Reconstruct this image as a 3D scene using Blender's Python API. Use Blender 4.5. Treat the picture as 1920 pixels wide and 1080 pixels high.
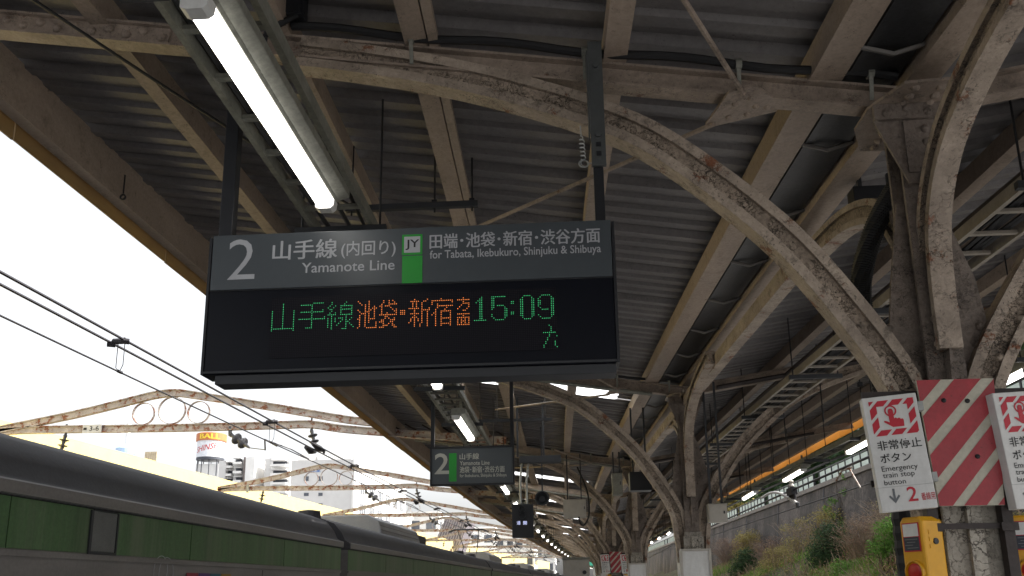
import bpy, bmesh, math, random
from mathutils import Vector, Matrix
R = math.radians
random.seed(7)
SC = bpy.context.scene
COL = SC.collection
for _o in list(bpy.data.objects):
    bpy.data.objects.remove(_o)

# ------------------------------------------------------------------ camera
F, PX, PY = 1600.0, 960.0, 720.0          # focal length and principal point in 1920x1080 pixels
def _dir(u, v):
    return Vector(((u - PX) / F, -(v - PY) / F, -1.0))
_cy = _dir(1070, 1097).normalized()        # track direction seen from the camera
_cz = _dir(870, -5766).normalized()        # zenith
_cz = (_cz - _cy * _cz.dot(_cy)).normalized()
_cx = _cy.cross(_cz)
C2W = Matrix((_cx, _cy, _cz))              # rows: camera components of the world axes
CAM = Vector((0, 0, 1.6))
cam = bpy.data.cameras.new('camera')
cam.sensor_width = 36.0
cam.lens = F / 1920 * 36
cam.shift_y = 180.0 / 1920
cam.clip_end = 3000
cam.clip_start = 0.05
camo = bpy.data.objects.new('camera', cam)
camo.matrix_world = Matrix.Translation(CAM) @ C2W.to_4x4()
COL.objects.link(camo)
SC.camera = camo

# ------------------------------------------------------------------ sky, sun, exposure
SUN_EL, SUN_AZ = R(44), R(82)              # azimuth measured from +Y towards +X
w = bpy.data.worlds.new('World'); SC.world = w; w.use_nodes = True
nt = w.node_tree
bg = nt.nodes['Background']
sky = nt.nodes.new('ShaderNodeTexSky'); sky.sky_type = 'NISHITA'; sky.sun_disc = False
sky.sun_elevation = SUN_EL; sky.sun_rotation = SUN_AZ
sky.air_density = 1.0; sky.dust_density = 5.0; sky.ozone_density = 1.0
hs = nt.nodes.new('ShaderNodeHueSaturation'); hs.inputs['Saturation'].default_value = 0.15
nt.links.new(sky.outputs[0], hs.inputs['Color'])
nt.links.new(hs.outputs[0], bg.inputs['Color'])
bg.inputs['Strength'].default_value = 0.15
sl = bpy.data.lights.new('sun', 'SUN'); sl.energy = 3.2; sl.angle = R(0.6); sl.color = (1, .95, .87)
so = bpy.data.objects.new('sun', sl); COL.objects.link(so)
_sd = Vector((math.cos(SUN_EL) * math.sin(SUN_AZ), math.cos(SUN_EL) * math.cos(SUN_AZ), math.sin(SUN_EL)))
so.rotation_euler = _sd.to_track_quat('Z', 'Y').to_euler()
SC.view_settings.view_transform = 'Standard'
SC.view_settings.look = 'None'
SC.view_settings.exposure = 1.4
SC.cycles.max_bounces = 8
SC.cycles.diffuse_bounces = 5
SC.cycles.sample_clamp_indirect = 6

# ------------------------------------------------------------------ measuring helpers
def ray(u, v):
    return C2W @ _dir(u, v)
def atY(u, v, y):
    d = ray(u, v); return CAM + d * (y / d.y)
def atX(u, v, x):
    d = ray(u, v); return CAM + d * (x / d.x)
def atZ(u, v, z):
    d = ray(u, v); return CAM + d * ((z - 1.6) / d.z)

def curve(y):                               # the track bends gently to the right
    return 0.00035 * y * y
def Xe(y):                                  # canopy edge above the train
    return -3.65 + curve(y)
def Xc(y):                                  # column row
    yy = min(max(y, -6), 60); d = yy - 4
    x = 1.75 - .047 * d + .001 * d * d
    return x + (curve(y) - curve(60) if y > 60 else 0)
def Xr(y):                                  # far canopy edge
    yy = min(y, 60)
    return 5.95 - .016 * yy + .0002 * yy * yy + (curve(y) - curve(60) if y > 60 else 0)
ZB = 3.88
def zb(x, y):                               # underside of the cross beams: a butterfly roof
    return ZB + .157 * abs(Xc(y) - x)
COLY = [-2.6 + 6.6 * k for k in range(0, 19)]
ORD = ['nearest', 'second', 'third', 'fourth', 'fifth', 'sixth', 'seventh', 'eighth', 'ninth', 'tenth', 'eleventh', 'twelfth',
       'thirteenth', 'fourteenth', 'fifteenth', 'sixteenth', 'seventeenth', 'eighteenth', 'nineteenth', 'twentieth',
       'twenty-first', 'twenty-second', 'twenty-third', 'twenty-fourth', 'twenty-fifth', 'twenty-sixth', 'twenty-seventh',
       'twenty-eighth', 'twenty-ninth', 'thirtieth', 'thirty-first', 'thirty-second', 'thirty-third', 'thirty-fourth', 'thirty-fifth', 'thirty-sixth']

# ------------------------------------------------------------------ materials
def srgb(r, g, b):
    f = lambda c: (c / 255 / 12.92) if c <= 10 else ((c / 255 + .055) / 1.055) ** 2.4
    return (f(r), f(g), f(b))
MATS = {}
class N:
    def __init__(s, name):
        s.m = bpy.data.materials.new(name); s.m.use_nodes = True
        s.t = s.m.node_tree; s.b = s.t.nodes['Principled BSDF']
        MATS[name] = s.m
    def n(s, typ, **kw):
        x = s.t.nodes.new('ShaderNode' + typ)
        for k, v in kw.items():
            setattr(x, k, v)
        return x
    def l(s, a, b): s.t.links.new(a, b)
    def coord(s, kind='Object'):
        return s.n('TexCoord').outputs[kind]
    def noise(s, co, scale, detail=5, rough=.6, stretch=None):
        if stretch:
            mp = s.n('Mapping'); mp.inputs['Scale'].default_value = stretch; s.l(co, mp.inputs['Vector']); co = mp.outputs[0]
        x = s.n('TexNoise'); x.inputs['Scale'].default_value = scale; x.inputs['Detail'].default_value = detail
        x.inputs['Roughness'].default_value = rough
        s.l(co, x.inputs['Vector']); return x
    def rng(s, v, a, b, c, d):
        x = s.n('MapRange'); x.inputs[1].default_value = a; x.inputs[2].default_value = b
        x.inputs[3].default_value = c; x.inputs[4].default_value = d
        s.l(v, x.inputs[0]); return x.outputs[0]
    def math(s, op, a, b=None):
        x = s.n('Math', operation=op)
        for i, q in enumerate((a, b)):
            if q is None: continue
            if isinstance(q, (int, float)): x.inputs[i].default_value = q
            else: s.l(q, x.inputs[i])
        return x.outputs[0]
    def mix(s, fac, a, b, mode='MIX'):
        x = s.n('MixRGB', blend_type=mode)
        for i, q in enumerate((fac, a, b)):
            if isinstance(q, (int, float)): x.inputs[i].default_value = q
            elif isinstance(q, tuple): x.inputs[i].default_value = (*q[:3], 1)
            else: s.l(q, x.inputs[i])
        return x.outputs[0]
    def bump(s, h, strength, dist=.01):
        x = s.n('Bump'); x.inputs['Strength'].default_value = strength; x.inputs['Distance'].default_value = dist
        s.l(h, x.inputs['Height']); s.l(x.outputs[0], s.b.inputs['Normal'])

def mat(name, col, rough=.6, metal=0., tone=.18, scale=3., fine=40., bump=.15, cracks=0., rust=0., rustcol=(.12, .045, .02),
        streak=None, crackcol=(.03, .024, .018), spec=.4, dirt=None, crs=14., speck=0.):
    k = N(name); co = k.coord()
    n1 = k.noise(co, scale, 6, .65, streak)
    f1 = k.rng(n1.outputs[0], .3, .7, 1 - tone, 1 + tone)
    c = k.mix(1.0, col, f1, 'MULTIPLY')
    n2 = k.noise(co, fine, 4, .7)
    f2 = k.rng(n2.outputs[0], .3, .7, 1 - tone * .7, 1 + tone * .5)
    c = k.mix(1.0, c, f2, 'MULTIPLY')
    h = n2.outputs[0]
    if dirt:
        n5 = k.noise(co, scale * .7, 8, .7, streak)
        c = k.mix(k.rng(n5.outputs[0], .48, .7, 0, .8), c, dirt)
    if cracks:
        nd = k.noise(co, 9, 4, .6)
        dv = k.n('VectorMath', operation='MULTIPLY_ADD')
        k.l(nd.outputs[1], dv.inputs[0]); dv.inputs[1].default_value = (.22, .22, .22); k.l(co, dv.inputs[2])
        vo = k.n('TexVoronoi', feature='DISTANCE_TO_EDGE'); vo.inputs['Scale'].default_value = crs * 2.6
        k.l(dv.outputs[0], vo.inputs['Vector'])
        msk = k.rng(k.noise(co, 6, 6, .65).outputs[0], .66 - cracks * .22, .74 - cracks * .16, 0, 1)
        cr = k.math('MULTIPLY', k.rng(vo.outputs[0], .015, .07, 1, 0), msk)
        c = k.mix(k.math('MULTIPLY', cr, .85), c, crackcol)
        # grime in the peeled patches
        g = k.math('MULTIPLY', k.rng(k.noise(co, 7, 8, .75).outputs[0], .55, .68, 0, .75), min(1, cracks * 1.3))
        c = k.mix(g, c, tuple(x * 1.5 for x in crackcol))
        h = k.math('SUBTRACT', h, k.math('MULTIPLY', cr, 1.5))
    if speck:
        sm = k.math('MULTIPLY', k.rng(k.noise(co, 70, 5, .75).outputs[0], .6 - speck * .05, .66 - speck * .05, 0, 1), k.rng(k.noise(co, 5, 5, .7).outputs[0], .42, .6, .1, 1))
        c = k.mix(k.math('MULTIPLY', sm, .85), c, crackcol)
        h = k.math('SUBTRACT', h, k.math('MULTIPLY', sm, .8))
    if rust:
        nr = k.noise(co, 6, 8, .75)
        r_ = k.rng(nr.outputs[0], .72 - rust * .3, .77 - rust * .3, 0, 1)
        rc = k.mix(k.noise(co, 30, 3).outputs[0], tuple(x * .6 for x in rustcol), tuple(x * 1.7 for x in rustcol))
        c = k.mix(r_, c, rc)
    k.l(c, k.b.inputs['Base Color'])
    k.b.inputs['Roughness'].default_value = rough; k.b.inputs['Metallic'].default_value = metal
    k.b.inputs['Specular IOR Level'].default_value = spec
    if bump: k.bump(h, bump, .012)
    return k.m
def plain(name, col, rough=.5, metal=0., spec=.4, tone=.06):
    return mat(name, col, rough, metal, tone=tone, scale=6, fine=60, bump=0, spec=spec)
def glow(name, col, strength):
    k = N(name); k.b.inputs['Base Color'].default_value = (*col, 1)
    k.b.inputs['Emission Color'].default_value = (*col, 1); k.b.inputs['Emission Strength'].default_value = strength
    return k.m
def foliage(name, c1, c2, c3, trans=.3):
    k = N(name)
    g = k.n('NewGeometry')
    rp = k.n('ValToRGB'); k.l(g.outputs['Random Per Island'], rp.inputs[0])
    e = rp.color_ramp.elements; e[0].color = (*c1, 1); e[1].color = (*c3, 1)
    x = e.new(.5); x.color = (*c2, 1)
    k.l(rp.outputs[0], k.b.inputs['Base Color']); k.b.inputs['Roughness'].default_value = .6
    k.b.inputs['Specular IOR Level'].default_value = .25
    t = k.n('BsdfTranslucent'); k.l(rp.outputs[0], t.inputs[0])
    mx = k.n('MixShader'); mx.inputs[0].default_value = trans
    k.l(k.b.outputs[0], mx.inputs[1]); k.l(t.outputs[0], mx.inputs[2])
    k.l(mx.outputs[0], k.t.nodes['Material Output'].inputs[0])
    return k.m

STEEL = mat('cream_painted_steel', (.31, .247, .197), .55, tone=.28, scale=2.2, cracks=.6, rust=.36, bump=.45, speck=.4, rustcol=(.11, .05, .03), dirt=(.11, .085, .068))
ARCH = mat('peeling_cream_steel', (.385, .315, .25), .52, tone=.28, scale=2.4, cracks=.75, rust=.46, bump=.55, crs=8, speck=.5, rustcol=(.17, .065, .03), dirt=(.15, .118, .092))
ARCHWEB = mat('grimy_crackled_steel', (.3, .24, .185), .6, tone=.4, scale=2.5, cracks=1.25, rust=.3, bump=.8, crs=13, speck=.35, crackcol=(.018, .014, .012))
PURL = mat('tan_painted_purlin', (.33, .262, .206), .55, tone=.24, scale=2, cracks=.4, rust=.26, bump=.3, speck=.2, streak=(1, .3, 1))
WEB = mat('dark_grimy_gusset', (.185, .15, .125), .55, tone=.3, scale=2.5, cracks=.8, rust=.2, bump=.6, speck=.4)
SHAFT = mat('cracked_white_column_paint', (.36, .33, .28), .55, tone=.3, cracks=1.3, rust=.06, bump=.5, crs=7, crackcol=(.03, .024, .02), speck=1)
ROOFM = mat('dark_corrugated_sheet', (.155, .145, .143), .5, tone=.24, scale=.9, fine=25, bump=.06, streak=(.35, 2.5, 1), speck=.15, rust=.05)
GUTM = mat('shadow_dark_gutter_zinc', (.022, .023, .025), .4, tone=.6, scale=2, dirt=(.06, .06, .06))  # near-black base puts the trough's deep shadow into the zinc colour
STRAP = plain('pale_strap', (.13, .12, .11), .5)
def translucent_yellow(nm, ca, cb, tr):
    k = N(nm); co = k.coord()
    c = k.mix(k.rng(k.noise(co, 1.5, 6, .7, (1, .3, 1)).outputs[0], .35, .7, 0, 1), ca, cb)
    k.l(c, k.b.inputs['Base Color']); k.b.inputs['Roughness'].default_value = .5
    t = k.n('BsdfTranslucent'); k.l(c, t.inputs[0])
    mx = k.n('MixShader'); mx.inputs[0].default_value = tr
    k.l(k.b.outputs[0], mx.inputs[1]); k.l(t.outputs[0], mx.inputs[2]); k.l(mx.outputs[0], k.t.nodes['Material Output'].inputs[0])
    return k.m
FASC = translucent_yellow('ochre_fascia_sheet', (.46, .33, .15), (.3, .21, .11), .35)
FASC_SUNLIT = translucent_yellow('sunlit_ochre_fascia_sheet', (.52, .33, .13), (.42, .26, .11), .7)  # same ochre sheet, sun glow put into a more orange, more translucent copy
def skylight_mat():
    k = N('translucent_skylight_sheet')
    t = k.n('BsdfTranslucent'); t.inputs[0].default_value = (.85, .88, .9, 1)
    mx = k.n('MixShader'); mx.inputs[0].default_value = .85
    k.b.inputs['Base Color'].default_value = (.7, .72, .74, 1); k.b.inputs['Roughness'].default_value = .4
    k.l(k.b.outputs[0], mx.inputs[1]); k.l(t.outputs[0], mx.inputs[2]); k.l(mx.outputs[0], k.t.nodes['Material Output'].inputs[0])
    return k.m
SKYL = skylight_mat()
BLACK = plain('black_coated_steel', (.014, .015, .018), .45)
DARK = plain('dark_grey_metal', (.03, .032, .036), .5)
RUBBER = plain('black_rubber', (.012, .012, .013), .6)
GALV = mat('galvanised_steel', (.33, .34, .33), .45, .3, tone=.15, scale=8, bump=.05)
TRAY = mat('weathered_grey_tray', (.2, .2, .17), .5, .2, tone=.25, scale=5, bump=.1)
LAMPBODY = mat('cream_lamp_housing', (.4, .375, .33), .5, tone=.1, scale=6, bump=.05)
LAMPGLOW = glow('lit_diffuser', (1, .97, .92), 2.4)
SIGNGREY = mat('sign_grey_enamel', (.058, .068, .076), .32, tone=.05, scale=3, bump=0, spec=.5)
SIGNBLK = mat('gloss_black_screen', (.006, .007, .011), .3, tone=.1, bump=0, spec=.14)
LETTER = plain('pale_lettering', (.38, .39, .41), .5)
LETTER2 = plain('sign_lettering_cream', (.42, .42, .37), .5)
GREENP = mat('line_green_enamel', (.02, .28, .035), .4, tone=.04, bump=0)
WHITEP = mat('white_enamel', (.6, .6, .585), .4, tone=.1, scale=4, bump=0, streak=(2, 1, .5), dirt=(.47, .455, .42))
INK = plain('black_ink', (.012, .012, .012), .5)
REDINK = plain('red_ink', (.45, .018, .035), .5)
GREYINK = plain('grey_ink', (.13, .14, .15), .5)
YELL = mat('signal_yellow_plastic', (.66, .33, .012), .4, tone=.08, scale=6, bump=.03)
REDBTN = plain('red_button', (.42, .015, .012), .35)
ANGLE = mat('dark_brown_angle_iron', (.035, .026, .024), .55, tone=.3, scale=8, bump=.2)
LEDG = glow('green_led', (.07, .7, .26), .18)
LEDO = glow('amber_led', (1.0, .27, .06), .36)
CONC = mat('platform_concrete', (.23, .23, .235), .8, tone=.15, scale=2, bump=.2)
BALL = mat('track_ballast', (.09, .085, .085), .9, tone=.4, scale=12, fine=60, bump=.8)
GRASSG = mat('earth_and_moss', (.1, .095, .05), .9, tone=.45, scale=1.5, bump=.6, dirt=(.09, .07, .045))
RUSTW = mat('rusty_white_paint', (.46, .41, .37), .65, tone=.3, scale=4, rust=.68, rustcol=(.2, .075, .035), bump=.4)
WIREM = plain('wire_bronze', (.022, .02, .024), .5)
PORC = mat('grey_porcelain', (.075, .075, .08), .3, tone=.1, bump=0)
CREAMW = mat('cream_wall_sheet', (.62, .5, .2), .7, tone=.06, scale=2, bump=.05)
def train_mats():
    g = mat('train_green_film', (.062, .128, .052), .35, tone=.3, scale=1.6, streak=(1, 2.6, .18), bump=.02, dirt=(.15, .18, .12))
    s = mat('train_brushed_steel', (.2, .19, .185), .45, .2, tone=.15, scale=2, streak=(1, .6, 3), bump=.03)
    r = mat('train_roof_coating', (.05, .05, .056), .6, tone=.25, scale=2, bump=.1)
    return g, s, r
TGREEN, TSTEEL, TROOF = train_mats()
TGLASS = plain('dark_window_glass', (.012, .014, .016), .08, spec=.6)
ACM = mat('pale_grey_roof_unit', (.33, .34, .36), .5, tone=.12, scale=2, bump=.05)
BWHITE = mat('white_facade_tile', (.78, .77, .75), .7, tone=.05, scale=1, bump=0)
BGREY = mat('grey_and_shade_facade_tile', (.6, .59, .58), .7, tone=.05, scale=1, bump=0)  # grey walls; on white blocks' end walls it puts their shade into the colour
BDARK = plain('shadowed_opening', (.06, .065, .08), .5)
BGLASS = plain('building_window_glass', (.09, .1, .12), .12, spec=.6)
BLUEL = plain('blue_sign_letter', (.05, .16, .45), .5)
STONE = mat('old_stone_wall', (.088, .076, .07), .85, tone=.85, scale=.55, fine=5, bump=.6, streak=(1, 1, .45), dirt=(.035, .032, .03), speck=.6)
FENCEM = mat('mint_fence_panel', (.52, .62, .58), .5, tone=.12, scale=.6, bump=0)
BARK = mat('bark_brown', (.07, .05, .035), .9, tone=.3, scale=6, bump=.4)
TWIG = mat('dry_twig', (.33, .25, .18), .8, tone=.3, scale=3, bump=0)
TWIGR = mat('reddish_twig', (.26, .19, .15), .8, tone=.3, scale=3, bump=0)
L_DARK = foliage('dark_evergreen_leaf', (0.030, 0.064, 0.033), (0.056, 0.104, 0.044), (0.100, 0.170, 0.070))
L_GOLD = foliage('golden_leaf', (.24, .19, .06), (.38, .31, .10), (.48, .43, .18))
L_OLIVE = foliage('olive_leaf', (0.222, 0.210, 0.074), (0.370, 0.320, 0.123), (0.493, 0.419, 0.186))
L_GREEN = foliage('bright_green_leaf', (0.070, 0.158, 0.032), (0.141, 0.299, 0.053), (0.264, 0.458, 0.106))
L_BROWN = foliage('withered_leaf', (0.195, 0.117, 0.078), (0.332, 0.205, 0.137), (0.468, 0.312, 0.215))
L_GRASS = foliage('grass_blade', (0.112, 0.224, 0.040), (0.192, 0.352, 0.064), (0.352, 0.448, 0.144))

# ------------------------------------------------------------------ mesh builder
class MB:
    def __init__(s): s.v = []; s.f = []; s.mi = []; s.cur = 0
    def add(s, vs, fs):
        o = len(s.v); s.v += [tuple(p) for p in vs]; s.f += [tuple(i + o for i in f) for f in fs]; s.mi += [s.cur] * len(fs)
    def box(s, x0, x1, y0, y1, z0, z1, M=None):
        vs = [Vector((x, y, z)) for z in (z0, z1) for y in (y0, y1) for x in (x0, x1)]
        if M: vs = [M @ p for p in vs]
        s.add(vs, [(0, 2, 3, 1), (4, 5, 7, 6), (0, 1, 5, 4), (2, 6, 7, 3), (0, 4, 6, 2), (1, 3, 7, 5)])
    def bar(s, a, b, w, h, up=Vector((0, 0, 1))):
        a = Vector(a); b = Vector(b); t = (b - a).normalized(); sd = t.cross(up)
        if sd.length < 1e-4: sd = t.cross(Vector((0, 1, 0)))
        sd.normalize(); u = sd.cross(t)
        vs = [p + sd * i * w / 2 + u * j * h / 2 for p in (a, b) for j in (-1, 1) for i in (-1, 1)]
        s.add(vs, [(0, 1, 3, 2), (4, 6, 7, 5), (0, 4, 5, 1), (2, 3, 7, 6), (0, 2, 6, 4), (1, 5, 7, 3)])
    def tube(s, pts, r, n=6, caps=True):
        pts = [Vector(p) for p in pts]; rs = r if isinstance(r, (list, tuple)) else [r] * len(pts)
        vs = []; fs = []; up = Vector((.31, .2, .93))
        for i, p in enumerate(pts):
            t = (pts[min(i + 1, len(pts) - 1)] - pts[max(i - 1, 0)]).normalized()
            a = t.cross(up)
            if a.length < 1e-3: a = t.cross(Vector((1, 0, 0)))
            a.normalize(); b = t.cross(a)
            for k in range(n):
                q = 2 * math.pi * k / n
                vs.append(p + (a * math.cos(q) + b * math.sin(q)) * rs[i])
        for i in range(len(pts) - 1):
            for k in range(n):
                fs.append((i * n + k, (i + 1) * n + k, (i + 1) * n + (k + 1) % n, i * n + (k + 1) % n))
        if caps:
            fs.append(tuple(range(n))); fs.append(tuple((len(pts) - 1) * n + k for k in reversed(range(n))))
        s.add(vs, fs)
    def sweep(s, pts, prof, bn, mf=None):            # prof points (a along bn, b along in-plane normal)
        pts = [Vector(p) for p in pts]; n = len(prof); vs = []; fs = []; bn = Vector(bn).normalized()
        for i, p in enumerate(pts):
            t = (pts[min(i + 1, len(pts) - 1)] - pts[max(i - 1, 0)]).normalized()
            nn = bn.cross(t).normalized()
            for (a, b) in prof: vs.append(p + bn * a + nn * b)
        for i in range(len(pts) - 1):
            for k in range(n):
                fs.append((i * n + k, i * n + (k + 1) % n, (i + 1) * n + (k + 1) % n, (i + 1) * n + k))
        fs.append(tuple(reversed(range(n)))); fs.append(tuple((len(pts) - 1) * n + k for k in range(n)))
        o_ = len(s.mi); s.add(vs, fs)
        if mf:
            for i in range(len(pts) - 1):
                for k in range(n): s.mi[o_ + i * n + k] = mf(k)
    def prism(s, poly, d0, d1, fn):         # poly 2D, fn(a,b,d)->Vector
        n = len(poly); vs = [fn(a, b, d0) for a, b in poly] + [fn(a, b, d1) for a, b in poly]
        fs = [tuple(reversed(range(n))), tuple(range(n, 2 * n))] + [(i, (i + 1) % n, n + (i + 1) % n, n + i) for i in range(n)]
        s.add(vs, fs)
    def lathe(s, prof, M=None, n=16):       # prof (r,z)
        vs = []; fs = []
        for (r, z) in prof:
            for k in range(n):
                q = 2 * math.pi * k / n; p = Vector((r * math.cos(q), r * math.sin(q), z)); vs.append(M @ p if M else p)
        m = len(prof)
        for i in range(m - 1):
            for k in range(n): fs.append((i * n + k, i * n + (k + 1) % n, (i + 1) * n + (k + 1) % n, (i + 1) * n + k))
        fs.append(tuple(reversed(range(n)))); fs.append(tuple((m - 1) * n + k for k in range(n)))
        s.add(vs, fs)
    def dome(s, c, nrm, r, n=8):
        r *= 1.2; c = Vector(c); q = Vector(nrm).to_track_quat('Z', 'Y').to_matrix().to_4x4()
        s.lathe([(r, 0), (r * .86, r * .42), (r * .5, r * .75), (r * .02, r * .86)], Matrix.Translation(c) @ q, n)
    def ring(s, c, ax_u, ax_v, r, w, th, n=36):     # flat band bent into a ring, w = depth along normal
        c = Vector(c); u = Vector(ax_u); v = Vector(ax_v); nn = u.cross(v)
        vs = []; fs = []
        for k in range(n):
            q = 2 * math.pi * k / n; d = u * math.cos(q) + v * math.sin(q)
            for rr, ww in ((r, -w / 2), (r, w / 2), (r - th, w / 2), (r - th, -w / 2)): vs.append(c + d * rr + nn * ww)
        for k in range(n):
            a = k * 4; b = ((k + 1) % n) * 4
            for j in range(4): fs.append((a + j, b + j, b + (j + 1) % 4, a + (j + 1) % 4))
        s.add(vs, fs)
    def build(s, name, m, parent=None, smooth=False, bevel=0, loc=None):
        me = bpy.data.meshes.new(name); me.from_pydata(s.v, [], s.f)
        ms = m if isinstance(m, (list, tuple)) else [m]
        for q in ms: me.materials.append(q)
        if len(ms) > 1: me.polygons.foreach_set('material_index', s.mi)
        bm = bmesh.new(); bm.from_mesh(me); bmesh.ops.recalc_face_normals(bm, faces=bm.faces); bm.to_mesh(me); bm.free()
        if smooth:
            me.polygons.foreach_set('use_smooth', [True] * len(me.polygons))
            try: me.set_sharp_from_angle(angle=R(40))
            except Exception: pass
        o = bpy.data.objects.new(name, me); COL.objects.link(o)
        if parent: o.parent = parent
        if loc is not None: o.location = loc
        if bevel:
            b = o.modifiers.new('bevel', 'BEVEL'); b.width = bevel; b.segments = 2; b.limit_method = 'ANGLE'; b.angle_limit = R(50)
        return o
def split_build(mb, name, m, parent, smooth=False, most=100):
    # every separate piece becomes a mesh of its own, past `most` the rest is one mass
    par = list(range(len(mb.v)))
    def find(i):
        while par[i] != i: par[i] = par[par[i]]; i = par[i]
        return i
    for f in mb.f:
        a = find(f[0])
        for i in f[1:]: par[find(i)] = a
    isl = {}
    for f in mb.f: isl.setdefault(find(f[0]), []).append(f)
    groups = sorted(isl.values(), key=lambda fs: (Vector(mb.v[fs[0][0]]) - CAM).length)
    def emit(fs, nm):
        q = MB(); mp = {}
        for f in fs:
            for i in f:
                if i not in mp: mp[i] = len(q.v); q.v.append(mb.v[i])
            q.f.append(tuple(mp[i] for i in f)); q.mi.append(0)
        return q.build(nm, m, parent, smooth)
    for g_ in groups[:most]: emit(g_, name)
    if len(groups) > most: emit([f for g_ in groups[most:] for f in g_], name)['kind'] = 'stuff'
def tag(o, label=None, cat=None, group=None, kind=None):
    if label: o['label'] = label
    if cat: o['category'] = cat
    if group: o['group'] = group
    if kind: o['kind'] = kind
    return o
def thing(name, label, cat, loc=(0, 0, 0), rz=0, group=None):
    o = bpy.data.objects.new(name, None); COL.objects.link(o); o.empty_display_size = .1
    o.location = loc; o.rotation_euler = (0, 0, rz)
    return tag(o, label, cat, group)
def dup(root, loc, rz=None, label=None):
    r = root.copy(); COL.objects.link(r); r.location = loc
    if rz is not None: r.rotation_euler = (0, 0, rz)
    if label: r['label'] = label
    for ch in list(root.children):
        c = ch.copy(); COL.objects.link(c); c.parent = r
        for g in list(ch.children):
            d = g.copy(); COL.objects.link(d); d.parent = c
    return r
def iprof(w, d, tf=.018, tw=.03):
    a, b, t = w / 2, d / 2, tw / 2
    return [(-a, -b), (a, -b), (a, -b + tf), (t, -b + tf), (t, b - tf), (a, b - tf), (a, b), (-a, b), (-a, b - tf), (-t, b - tf), (-t, -b + tf), (-a, -b + tf)]
def smoothpath(pts, sub=4):
    P = [Vector(p) for p in pts]; out = []
    for i in range(len(P) - 1):
        p0, p1, p2, p3 = P[max(i - 1, 0)], P[i], P[i + 1], P[min(i + 2, len(P) - 1)]
        for k in range(sub):
            t = k / sub
            out.append(.5 * ((2 * p1) + (p2 - p0) * t + (2 * p0 - 5 * p1 + 4 * p2 - p3) * t * t + (3 * p1 - p0 - 3 * p2 + p3) * t ** 3))
    out.append(P[-1]); return out
_tc = {}
def textmesh(body, bold=0.):
    key = (body, bold)
    if key not in _tc:
        cu = bpy.data.curves.new('tmp', 'FONT'); cu.body = body; cu.offset = bold; cu.resolution_u = 3
        ob = bpy.data.objects.new('tmp', cu); COL.objects.link(ob)
        me = bpy.data.meshes.new_from_object(ob.evaluated_get(bpy.context.evaluated_depsgraph_get()))
        vs = [tuple(v.co) for v in me.vertices]; fs = [tuple(p.vertices) for p in me.polygons]
        bpy.data.objects.remove(ob); bpy.data.curves.remove(cu); bpy.data.meshes.remove(me)
        xs = [v[0] for v in vs]; ys = [v[1] for v in vs]
        _tc[key] = (vs, fs, min(xs), max(xs), min(ys), max(ys))
    return _tc[key]
def letters(mb, body, a0, a1, b0, b1, fn, bold=0., italic=0.):
    if bold > .015:                         # heavy weight: the same line laid thrice, each a hair in front of the last
        e = bold * (b1 - b0) * .8
        for i, (da, db) in enumerate(((-e, 0), (e, 0), (0, e * .5))):
            g_ = lambda a, b, i=i: (lambda v: v + (v - CAM).normalized() * 0 + Vector((0, -.0002 * i, 0)))(fn(a, b))
            letters(mb, body, a0 + da, a1 + da, b0 + db, b1 + db, g_, .002, italic)
        return   # fit a line of writing into the box, fn(a,b)->Vector
    vs, fs, x0, x1, y0, y1 = textmesh(body, bold)
    out = []
    for v in vs:
        q = (v[1] - y0) / (y1 - y0)
        out.append(fn(a0 + (a1 - a0) * (v[0] - x0) / (x1 - x0) + italic * q, b0 + (b1 - b0) * q))
    mb.add(out, fs)

# ================================================================== ground, platform, tracks
def strip(name, xs, zs, m, y0=-30, y1=400, step=10, kind='structure', th=.0):
    mb = MB(); n = int((y1 - y0) / step) + 1; vs = []; k = len(xs)
    for i in range(n):
        y = y0 + i * step
        for x, z in zip(xs, zs): vs.append((x + (curve(y) if y < 200 else curve(200) + .14 * (y - 200)), y, z))
    fs = [(i * k + j, i * k + j + 1, (i + 1) * k + j + 1, (i + 1) * k + j) for i in range(n - 1) for j in range(k - 1)]
    mb.add(vs, fs); o = mb.build(name, m); tag(o, kind=kind); return o
g = MB(); g.add([(-900, -300, -1.3), (900, -300, -1.3), (900, 1500, -1.3), (-900, 1500, -1.3)], [(0, 1, 2, 3)])
tag(g.build('ground', mat('city_ground', (.26, .265, .275), .9, tone=.2, scale=.1, fine=2, bump=0)), kind='structure')
strip('track_bed', [-13, -3.45], [-1.12, -1.12], BALL)
strip('track_bed', [3.9, 8.0], [-1.12, -1.12], BALL)
pl = MB(); vs = []; ys = [-30 + 5 * i for i in range(33)]
for y in ys:
    for x, z in ((Xe(y) + .35, -1.1), (Xe(y) + .35, 0), (max(Xr(y) - 1.7, Xe(y) + 5), 0), (max(Xr(y) - 1.7, Xe(y) + 5), -1.1)): vs.append((x, y, z))
pl.add(vs, [(i * 4 + j, i * 4 + j + 1, i * 4 + 5 + j, i * 4 + 4 + j) for i in range(len(ys) - 1) for j in range(3)])
tag(pl.build('platform', CONC), kind='structure')

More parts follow.
